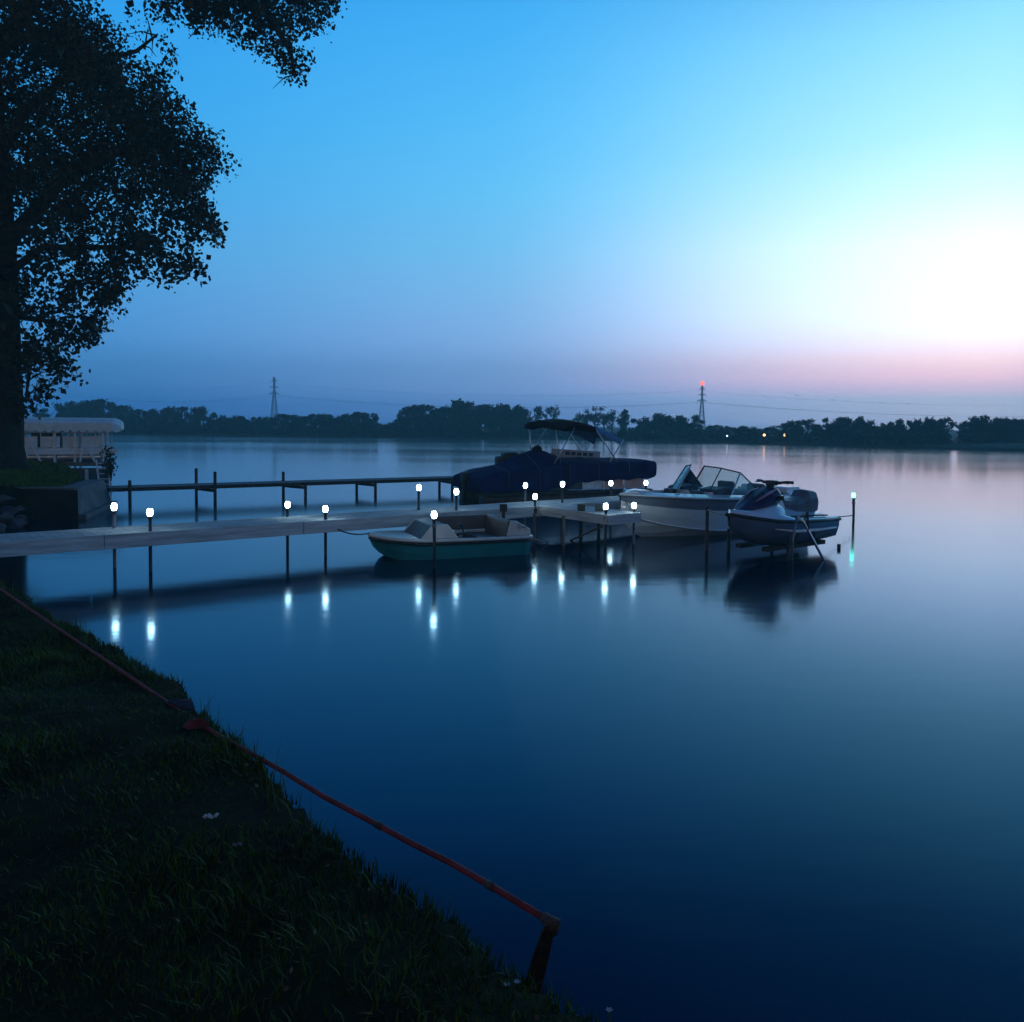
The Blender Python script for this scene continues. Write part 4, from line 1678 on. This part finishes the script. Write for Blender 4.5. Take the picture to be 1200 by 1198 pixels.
# windscreen: two wings, each with a raked front pane, a corner pane and a side pane
for s in (1, -1):
    yb = [(.86, .20, .99), (.66, .62, .985), (.22, .90, .95), (-.62, .95, .92)]       # base points x, |y|, z
    tp_ = [(.42, .22, 1.56), (.24, .58, 1.52), (-.12, .82, 1.42), (-.66, .93, .97)]
    Bp = [Vector((x, s * y, z)) for x, y, z in yb]
    Tp = [Vector((x, s * y, z)) for x, y, z in tp_]
    mb = MB()
    mb.tube(Tp, .017, 6)
    mb.tube([Bp[0], Tp[0]], .019, 6)
    mb.tube(Bp, .014, 6)
    mb.tube([Bp[1], Tp[1]], .014, 6)
    wf = mb.build('windscreen_frame', M['darksteel'], rl)
    mb = MB()
    mb.tube([Bp[2], Tp[2]], .022, 6)
    mb.build('corner_post', M['alu'], wf)
    mb = MB()
    for i in range(3):
        mb.add([Bp[i], Bp[i + 1], Tp[i + 1], Tp[i]], [(0, 1, 2, 3)])
    mb.build('pane', M['glass'], wf)
# bright open centre door frame against the far wing
mb = MB()
mb.tube([(.87, -.17, .99), (.44, -.19, 1.58)], .020, 6)
mb.build('door_frame', M['alu'], rl)
mb = MB()
mb.tube([(2.25, .28, 1.0), (2.45, .2, 1.06), (2.55, .1, 1.03)], .014, 6)
mb.tube([(2.25, -.28, 1.0), (2.45, -.2, 1.06), (2.55, -.1, 1.03)], .014, 6)
mb.build('bow_rail', M['alu'], rl, smooth=True)
for x in (1.7, -.1, -1.9):
    b, z = gunw(x)
    mb = MB()
    mb.tube([(x - .08, b * .93, z + .10), (x + .08, b * .93, z + .10)], .012, 6)
    mb.tube([(x, b * .93, z + .05), (x, b * .93, z + .10)], .012, 6)
    mb.build('cleat', M['alu'], rl)
mb = MB()
mb.box((-2.05, 0, .95), (.5, 1.5, .16))
mb.build('engine_cover', M['gel'], rl, bevel=.06, seg=3)
mb = MB()
mb.box((-2.52, 0, .22), (.34, 1.5, .05))
mb.build('swim_platform', M['gel'], rl, bevel=.02)

# ------------------------------------------------------------------ jet ski on its lift
PA = math.radians(180 + 38)
jc = at_y(911, 650, 16.75)
JZ = .13
js = thing('jet_ski', 'blue and purple jet ski held above the water on a steel lift', 'jet ski', (jc.x, jc.y, JZ), PA)
SC = 1.10
st_ = [(-1.30, .46, .05, .14, .44), (-.6, .54, .0, .13, .46), (.2, .56, .0, .15, .49), (.7, .49, .07, .24, .53), (1.05, .33, .20, .36, .58), (1.28, .15, .36, .47, .62), (1.40, .03, .52, .57, .645)]
secs = []
for x, b, k_, c_, s_ in st_:
    half = [(b, s_), (b * .97, (s_ + c_) / 2 + .02), (b * .84, c_), (b * .45, (c_ + k_) / 2 - .015), (0, k_)]
    secs.append([(x * SC, y, z * SC) for y, z in half] + [(x * SC, -y, z * SC) for y, z in half[-2::-1]])
mb = MB()
mb.loft(secs)
mb.add(secs[0], [tuple(range(len(secs[0])))])
mb.build('hull', M['navygel'], js, smooth=True)
mb = MB()
for s in (1, -1):
    mb.tube([(x * SC, s * (b + .012), s_ * SC + .012) for x, b, k_, c_, s_ in st_], .032, 8)
mb.tube([(-1.30 * SC, -.46, .44 * SC + .012), (-1.34 * SC, 0, .44 * SC + .012), (-1.30 * SC, .46, .44 * SC + .012)], .032, 8)
mb.build('bumper', M['black'], js, smooth=True)
dk = [(-1.30, .44, .46, .30, .49), (-.98, .49, .47, .26, .51), (-.95, .50, .47, .24, .60), (-.3, .53, .49, .22, .64), (.15, .54, .51, .26, .74), (.35, .53, .53, .36, .82), (.65, .48, .56, .36, .80), (1.0, .34, .60, .24, .74), (1.25, .16, .64, .10, .69), (1.39, .03, .66, .02, .67)]
secs = []
for x, b, z, w, h in dk:
    half = [(b, z), (b * .93, z + .045), (w + (b - w) * .35, z + .035 if x < .3 else z + .08), (w, z + (h - z) * .75), (w * .6, h), (0, h + .01)]
    secs.append([(x * SC, y, q * SC) for y, q in half] + [(x * SC, -y, q * SC) for y, q in half[-2::-1]])
mb = MB()
mb.loft(secs)
mb.add(secs[0], [tuple(range(len(secs[0])))])
mb.build('deck', M['bluegel'], js, smooth=True)
for s in (1, -1):
    mb = MB()
    mb.beam((-.9 * SC, s * .40, .545 * SC), (.12 * SC, s * .42, .575 * SC), .12, .02)
    mb.build('foot_mat', M['black'], js)
    mb = MB()
    mb.tube([(x_ * SC, s * (b_ + .006), z_ * SC) for x_, b_, z_ in ((-1.2, .455, .30), (-.5, .535, .31), (.2, .548, .335), (.7, .47, .40))], [.02, .035, .03, .006], 6)
    mb.build('side_stripe', M['greypanel'], js, smooth=True)  # pale strip painted in for the sheen along the hull side
# hood
hd = [(.16, .18, .86, 1.07), (.30, .27, .84, 1.08), (.52, .33, .80, 1.01), (.78, .31, .76, .90), (1.0, .22, .72, .79), (1.15, .08, .70, .73)]
secs = []
for x, w, z0, z1_ in hd:
    half = [(w, z0), (w * .96, z0 + (z1_ - z0) * .55), (w * .6, z1_ - .02), (0, z1_)]
    secs.append([(x * SC, y, q * SC) for y, q in half] + [(x * SC, -y, q * SC) for y, q in half[-2::-1]])
mb = MB()
mb.loft(secs)
mb.add(secs[0], [tuple(range(7))])
ho_ = mb.build('hood', M['purple'], js, bevel=.025, seg=2)
mb = MB()
for s in (1, -1):
    mb.tube([(.62 * SC, s * .12, 1.005 * SC), (.86 * SC, s * .10, .895 * SC)], [.03, .012], 6)
mb.build('vent', M['black'], ho_)
mb = MB()
for s in (1, -1):
    mb.tube([(.34 * SC, s * .20, 1.05 * SC), (.56 * SC, s * .22, .99 * SC), (.88 * SC, s * .185, .865 * SC)], [.012, .026, .008], 6)
mb.build('stripe', M['pinkstripe'], ho_, smooth=True)  # light catching the hood, laid on as pink streaks
# steering
mb = MB()
mb.tube([(.38, 0, 1.06), (.24, 0, 1.25)], [.09, .06], 10)
mb.box((.24, 0, 1.26), (.16, .20, .10))
hb_ = mb.build('steering_column', M['black'], js, bevel=.02)
mb = MB()
mb.tube([(.24, -.20, 1.27), (.24, .20, 1.27)], .03, 8)
for s in (1, -1):
    mb.tube([(.24, s * .18, 1.27), (.18, s * .30, 1.29), (.12, s * .41, 1.28)], [.028, .026, .03], 8)
    mb.tube([(.27, s * .22, 1.28), (.24, s * .38, 1.26)], .010, 5)
mb.build('handlebar', M['black'], js, smooth=True)
for s in (1, -1):
    mb = MB()
    mb.box((.46, s * .36, 1.0), (.06, .13, .09))
    mb.tube([(.50, s * .28, .94), (.48, s * .34, .99)], .02, 6)
    mb.build('mirror', M['black'], js, bevel=.02)
mb = MB()
mb.prism([(-.04, .72), (.42, .80), (.40, 1.02), (.24, 1.06), (.08, .90)], -.17, .17)
mb.build('console', M['white'], js, bevel=.04, seg=3)
# seat
sq = [(-1.04, .15, .62, .84), (-.94, .20, .60, .97), (-.68, .21, .60, 1.00), (-.56, .19, .60, .88), (-.30, .18, .60, .83), (-.10, .15, .62, .84), (.0, .11, .64, .83)]
secs = []
for x, w, z0, z1_ in sq:
    half = [(w * .95, z0), (w * 1.05, z0 + (z1_ - z0) * .6), (w * .8, z1_ - .02), (0, z1_)]
    secs.append([(x * SC, y, q * SC) for y, q in half] + [(x * SC, -y, q * SC) for y, q in half[-2::-1]])
mb = MB()
mb.loft(secs)
mb.add(secs[0], [tuple(range(7))])
mb.add(secs[-1], [tuple(range(7))])
mb.build('seat', M['greyvinyl'], js, bevel=.03, seg=2)
mb = MB()
mb.tube([(-1.05, -.14, .66), (-1.12, -.12, .80), (-1.12, .12, .80), (-1.05, .14, .66)], .018, 8)
mb.build('grab_handle', M['black'], js, smooth=True)
mb = MB()
mb.box((-1.46, 0, .42), (.18, .74, .05))
mb.build('rear_step', M['black'], js, bevel=.015)
mb = MB()
mb.tube([(-1.36, 0, .22), (-1.55, 0, .22)], [.11, .08], 12)
mb.build('jet_nozzle', M['black'], js)
for s in (1, -1):
    mb = MB()
    mb.beam((-.95, s * .55, .24), (-.35, s * .57, .24), .05, .10)
    mb.build('sponson', M['black'], js, bevel=.015)

jl = thing('jet_ski_lift', 'steel lift frame with leaning struts carrying the jet ski', 'lift', (jc.x, jc.y, 0), PA)
Mj = (Matrix.Translation((jc.x, jc.y, 0)) @ Matrix.Rotation(PA, 4, 'Z'))
for s in (1, -1):
    mb = MB()
    mb.beam((-1.1, s * .30, JZ - .02 + .06), (.85, s * .30, JZ - .02 + .06), .12, .08)
    mb.build('bunk', M['darkwood'], jl)
for x in (-.85, .65):
    mb = MB()
    mb.beam((x, -.72, JZ - .20), (x, .72, JZ - .20), .08, .09)
    mb.build('crossbeam', M['darksteel'], jl)
for (x, y) in ((.65, .68), (.65, -.68), (-.85, -.72)):
    mb = MB()
    mb.tube([(x, y, -1.0), (x, y, .45)], .035, 8)
    mb.build('leg', M['darksteel'], jl, smooth=True)
# tall near-side hoist posts seen against the hull
yj = jc.y - .85
for (pts, m) in (([(928, 664), (929, 632), (934, 606)], 'steel'), ([(963, 652), (942, 612), (934, 606)], 'alu'), ([(947, 622), (946, 600)], 'darksteel')):
    mb = MB()
    P3 = [at_y(a, b, yj) for a, b in pts]
    if P3[0].z > -.3 and pts[0][0] != 947:
        e = P3[0] - P3[1]
        P3[0] = P3[0] + e * ((P3[0].z + .8) / max(.2, -e.z))
    mb.tube(P3, .026, 8)
    mb.build('hoist_post', M[m], jl, world=True, smooth=True)
mb = MB()
mb.tube([at_y(934, 606, yj), at_y(946, 601, yj + .5), at_y(930, 640, yj + .3)], .018, 6)
mb.build('winch_cable', M['darksteel'], jl, world=True)
p = at_y(983, 644, jc.y + .6)
mb = MB()
mb.box((p.x, p.y, p.z), (.055, .055, .22))
mb.tube([(p.x, p.y, -.9), (p.x, p.y, p.z)], .02, 6)
mb.build('foot', M['black'], jl, world=True)

# ------------------------------------------------------------------ pedal boat
d0, d1 = at(458, 659), at(622, 650)
paxis = (d0 - d1)
PBA = math.atan2(paxis.y, paxis.x)
pn = Vector((-math.sin(PBA), math.cos(PBA), 0))
pbc = (d0 + d1) / 2 - pn * .62
pd = thing('pedal_boat', 'teal pedal boat with cream seat shells floating beside the main dock', 'pedal boat', (pbc.x, pbc.y, 0), PBA)
PL = paxis.length / 2
hs = [(-PL - .02, .60, .50, .345, -.08), (-PL + .10, .68, .56, .345, -.12), (-.3, .71, .60, .345, -.12), (PL * .55, .69, .57, .355, -.12), (PL * .80, .60, .46, .375, -.06), (PL + .02, .42, .26, .395, .06), (PL + .17, .20, .08, .41, .20), (PL + .24, .02, .01, .42, .33)]
secs = []
for x, b, bb, z, k_ in hs:
    half = [(b, z), (b - .015, z - .06), (b - .02, z - .07), ((b + bb) / 2, (z + k_) / 2), (bb, k_ + .03), (bb * .9, k_), (0, k_)]
    secs.append([(x, y, q) for y, q in half] + [(x, -y, q) for y, q in half[-2::-1]])
mb = MB()
mb.loft(secs)
mb.add(secs[0], [tuple(range(len(secs[0])))])
mb.build('hull', M['teal'], pd)
mb = MB()
for s in (1, -1):
    mb.tube([(x, s * (b + .008), z + .005) for x, b, bb, z, k_ in hs], .034, 8)
mb.tube([(hs[0][0], -hs[0][1], .35), (hs[0][0] - .02, 0, .35), (hs[0][0], hs[0][1], .35)], .034, 8)
mb.build('rim', M['cream'], pd, smooth=True)
mb = MB()
for s in (1, -1):
    mb.tube([(x, s * (b + .004), z - .055) for x, b, bb, z, k_ in hs], .026, 8)
mb.build('rub_strip', M['black'], pd, smooth=True)
# deck with the sunken seat well
dsec = [(-PL - .02, 1), (-PL + .16, 1), (-PL + .17, 0), (.10, 0), (.11, 1), (PL * .55, 1), (PL * .80, 1), (PL + .02, 1), (PL + .17, 1), (PL + .24, 1)]
secs = []
for x, shut in dsec:
    b = interp(x, [(q[0], q[1]) for q in hs])
    z = interp(x, [(q[0], q[3]) for q in hs])
    wz = z + .025 if shut else .14
    half = [(b - .01, z + .01), (b * .90, z + .02), (b * .84, z + .021 if shut else z + .015), (b * .80, wz), (0, wz + .004)]
    secs.append([(x, y, q) for y, q in half] + [(x, -y, q) for y, q in half[-2::-1]])
mb = MB()
mb.loft(secs)
mb.build('deck', M['cream'], pd)
# front shell: raised console with pale sides and a dark sloping face
fx0 = .10
for s in (1, -1):
    mb = MB()
    mb.prism([(fx0 - .02, .375), (fx0 + .72, .375), (fx0 + .50, .625), (fx0 + .20, .645)], s * .62, s * .57)
    mb.build('shell_side', M['cream'], pd, bevel=.02)
mb = MB()
mb.prism([(fx0 + .04, .375), (fx0 + .72, .372), (fx0 + .49, .615), (fx0 + .21, .635)], -.565, .565)
mb.build('front_seat_back', M['taupe'], pd, bevel=.02)
# rear: high bench back across the boat, side wings sloping to the stern
rx = -PL + .40
for s in (1, -1):
    mb = MB()
    mb.prism([(rx + .10, .375), (rx + .02, .67), (rx - .10, .655), (-PL + .02, .50), (-PL + .0, .375)], s * .64, s * .585)
    wing = mb.build('side_wing', M['cream'], pd, bevel=.02)
    # worn dark script on the outer face
    mb = MB()
    yy = s * .645
    def sc_(pts):
        mb.tube([(rx - .20 + a, yy, .50 + b) for a, b in pts], .0045, 5)
    sg = s
    sc_([(sg * x, z) for x, z in ((.10, .03), (.07, .09), (.045, .12), (.03, .09), (.05, .05), (.07, .02), (.05, .0), (.02, .02))])
    sc_([(sg * x, z) for x, z in ((.02, .06), (.0, .02), (-.015, .06), (-.03, .02), (-.045, .05))])
    sc_([(sg * x, z) for x, z in ((-.05, .05), (-.06, .02), (-.08, .05), (-.09, .0), (-.07, -.03))])
    mb.build('lettering', M['vinyl'], wing)
mb = MB()
mb.prism([(rx + .14, .16), (rx + .05, .66), (rx - .06, .66), (rx - .02, .16)], -.58, .58)
mb.prism([(rx + .13, .16), (rx + .55, .16), (rx + .55, .34), (rx + .12, .32)], -.57, .57)
mb.build('bench', M['taupe'], pd, bevel=.04, seg=3)
mb = MB()   # the high wall on the dock side
mb.prism([(rx + .0, .375), (rx + .04, .66), (fx0 + .18, .65), (fx0 + .05, .375)], (-1) * .62, (-1) * .57)
mb.build('side_wall', M['taupe'], pd, bevel=.02)
mb = MB()
for s in (.28, -.28):
    mb.tube([(fx0 - .22, s - .12, .30), (fx0 - .22, s + .12, .30)], .016, 6)
    for e in (-1, 1):
        mb.box((fx0 - .22 + e * .09, s + e * .10, .30), (.07, .10, .03))
mb.build('pedal', M['black'], pd)
mb = MB()
mb.tube([(fx0 - .35, 0, .15), (fx0 - .30, 0, .50)], .016, 6)
mb.tube([(fx0 - .30, 0, .50), (fx0 - .24, 0, .56)], .022, 6)
mb.build('tiller', M['black'], pd)
mb = MB()
mb.box((fx0 - .06, .655, .47), (.16, .05, .045))
mb.build('cleat', M['black'], pd, bevel=.01)


# ------------------------------------------------------------------ ropes
def rope(a, b, sag, label, m='rope', r=.010, ctrl=None):
    pts = []
    for i in range(15):
        u = i / 14
        c = a.lerp(b, u)
        c.z -= 4 * u * (1 - u) * sag
        pts.append(c)
    mb = MB()
    mb.tube(pts, r, 6)
    o = mb.build('mooring_rope', M[m], smooth=True)
    return tag(o, label, 'rope')


pR = at(381.5, 650)
bow_w = Matrix.Translation(pd.location) @ Matrix.Rotation(PBA, 4, 'Z') @ Vector((PL + .23, 0, .46))
rope(Vector((pR.x + .03, pR.y, .60)), bow_w, .10, 'dark rope from the dock post to the bow of the pedal boat', 'darkrope', .013)
nose = Mj @ Vector((1.36 * SC, 0, .0)) + Vector((0, 0, JZ + .70))
rope(Vector((mp_.x, mp_.y, pz - .05)), nose, .03, 'short pale strap from the plain brown post to the nose of the jet ski', 'rope', .016)
tail = Mj @ Vector((-1.30, -.2, 0)) + Vector((0, 0, JZ + .52))
rope(Vector((gp.x, gp.y, at_y(999, 604, gp.y).z)), tail, .04, 'thin rope from the green-lit post to the tail of the jet ski', 'darkrope', .012)
ste = Matrix.Translation(pd.location) @ Matrix.Rotation(PBA, 4, 'Z') @ Vector((-PL, .3, .36))
rope(ste, at_y(642, 636, ste.y + 1.3), .03, 'short brown rope from the stern of the pedal boat under the finger pier', 'rope', .014)
bowr = Matrix.Translation(rl.location) @ Matrix.Rotation(RA, 4, 'Z') @ Vector((2.6, 0, .9))
pq = at(742.5, 638)
rope(bowr, Vector((pq.x, pq.y, DECK - .05)), .05, 'dark bow rope from the runabout to the end of the finger pier', 'darkrope', .011)

# ------------------------------------------------------------------ red pipe along the bank edge
pp = [(-40, 668, .72), (0, 690, .72), (70, 738, .74), (140, 785, .77), (188, 818, .79), (235, 850, .81), (285, 878, .83), (330, 903, .84), (380, 934, .855), (430, 960, .87), (480, 987, .88), (530, 1012, .89), (590, 1047, .90), (650, 1083, .905)]
P3 = [at(*q) for q in pp]
pipe = thing('red_pipe', 'long rusty red pipe rail running along the edge of the near bank', 'pipe', tuple(P3[-1].xy) + (.5,))
mb = MB()
mb.tube(P3, .0118, 12)
mb.build('rail', M['rust'], pipe, world=True, smooth=True)
e = P3[-1]
foot = at(632, 1152, .50)
mb = MB()
dv = (foot - e).normalized()
side = Vector((1, 0, 0))
wv = [.020, .026, .034]
secs = []
for i, u in enumerate((0, .5, 1.35)):
    c = e.lerp(foot, u) + Vector((-.006, 0, 0))
    w = (.017, .026, .034)[i]
    secs.append([c + Vector((-w * 1.5, -.010, 0)), c + Vector((w * .6, -.010, 0)), c + Vector((w * .6, .012, 0)), c + Vector((-w * 1.5, .012, 0))])
mb.loft(secs, closed=True, caps=True)
mb.build('end_leg', M['rustdark'], pipe, world=True, bevel=.003)
mb = MB()
mb.tube([P3[-1] - (P3[-1] - P3[-2]).normalized() * .05, e + Vector((.004, 0, .001)), e + dv * .05], [.0185, .021, .019], 12)
mb.build('elbow', M['rustdark'], pipe, world=True, smooth=True)
for (i, f) in ((11, .75), (9, .3), (6, .5)):
    a = P3[i].lerp(P3[i + 1], f)
    dd = (P3[i + 1] - P3[i]).normalized()
    mb = MB()
    mb.tube([a - dd * .02, a + dd * .02], .0145, 12)
    mb.build('coupling', M['rustdark'], pipe, world=True, smooth=True)
for i in (2, 4):
    a = P3[i]
    g_ = float(ground_z(np.array([[a.x - .05, a.y - .05]]))[0])
    mb = MB()
    mb.tube([a, Vector((a.x - .02, a.y - .02, min(g_, a.z - .05) - .25))], .011, 8)
    mb.build('stake', M['rustdark'], pipe, world=True, smooth=True)
# red rag tied on it
a = P3[5]
mb = MB()
secs = []
for i in range(9):
    u = i / 8
    w = .03 + .06 * math.sin(u * 2.6)
    c = a + Vector((-.02 * u, -.05 - .04 * u, .055 - .13 * u))
    secs.append([c + Vector((-w, .01 * math.sin(i), 0)), c + Vector((-w * .3, -.02 + .012 * math.sin(i * 1.3), 0)), c + Vector((w * .3, .008, 0)), c + Vector((w, -.014 * math.cos(i), .006))])
mb.loft(secs)
rg = mb.build('cloth_rag', M['rag'], smooth=True, solid=.004)
tag(rg, 'red rag hanging on the rusty pipe beside the dark rock', 'rag')

# pale litter in the grass
def litter(px, py, ln, label, sd):
    s = at(px, py, .92)
    g = random.Random(sd)
    z = float(ground_z(np.array([[s.x, s.y]]))[0]) + .085
    s = at(px, py, z)
    mb = MB()
    secs = []
    for i in range(7):
        u = i / 6 - .5
        x = u * ln
        z_ = .012 * math.sin(i * 2.1 + sd) + .004
        k_ = ln / .085
        secs.append([(x, (-.014 + .006 * math.sin(i * 1.7)) * k_, z_ * k_), (x + .004, 0, (z_ + .006) * k_), (x, (.014 + .005 * math.cos(i)) * k_, z_ * k_)])
    mb.loft(secs)
    o = mb.build('leaf_scrap', M['paper'] if sd == 3 else M['greyvinyl'], solid=.002)
    o.location = s
    o.rotation_euler = (.15, -.1, g.uniform(-.4, .4))
    tag(o, label, 'litter')


litter(247, 957, .06, 'larger crinkled white scrap lying in the grass below the red rag', 3)
litter(277, 990, .035, 'dull grey scrap lying in the grass just below the white scrap', 5)
litter(428, 1082, .008, 'tiny white speck of litter in the grass left of the pipe end', 8)


def flower(px, py, z, h, label, grp=None):
    p = at(px, py, z)
    t = thing('wild_flower', label, 'flower', (p.x, p.y, p.z - h), 0, grp)
    mb = MB()
    mb.tube([(0, 0, -.1), (.004, 0, h * .5), (0, 0, h)], .0022, 5)
    mb.build('stem', M['weed'], t)
    mb = MB()
    for k in range(6):
        a_ = k * math.pi / 3
        c, s = math.cos(a_), math.sin(a_)
        mb.add([(0, 0, h), (c * .005 - s * .003, s * .005 + c * .003, h + .004), (c * .010, s * .010, h + .006), (c * .005 + s * .003, s * .005 - c * .003, h + .004)], [(0, 1, 2, 3)])
    mb.build('bloom', M['paper'], t, solid=.0012)


flower(594, 1155, .90, .10, 'pale wild flower in the weeds left of the pipe end leg')
flower(606, 1152, .90, .12, 'pale wild flower in the weeds touching the foot of the pipe end leg')
flower(714, 1185, .93, .08, 'pale wild flower at the very end of the bank, right of the pipe')

# prototypes nothing was built from
for kind in protos:
    for cr, tk in protos[kind]:
        for o in (cr, tk):
            if o.parent is None:
                bpy.data.objects.remove(o)
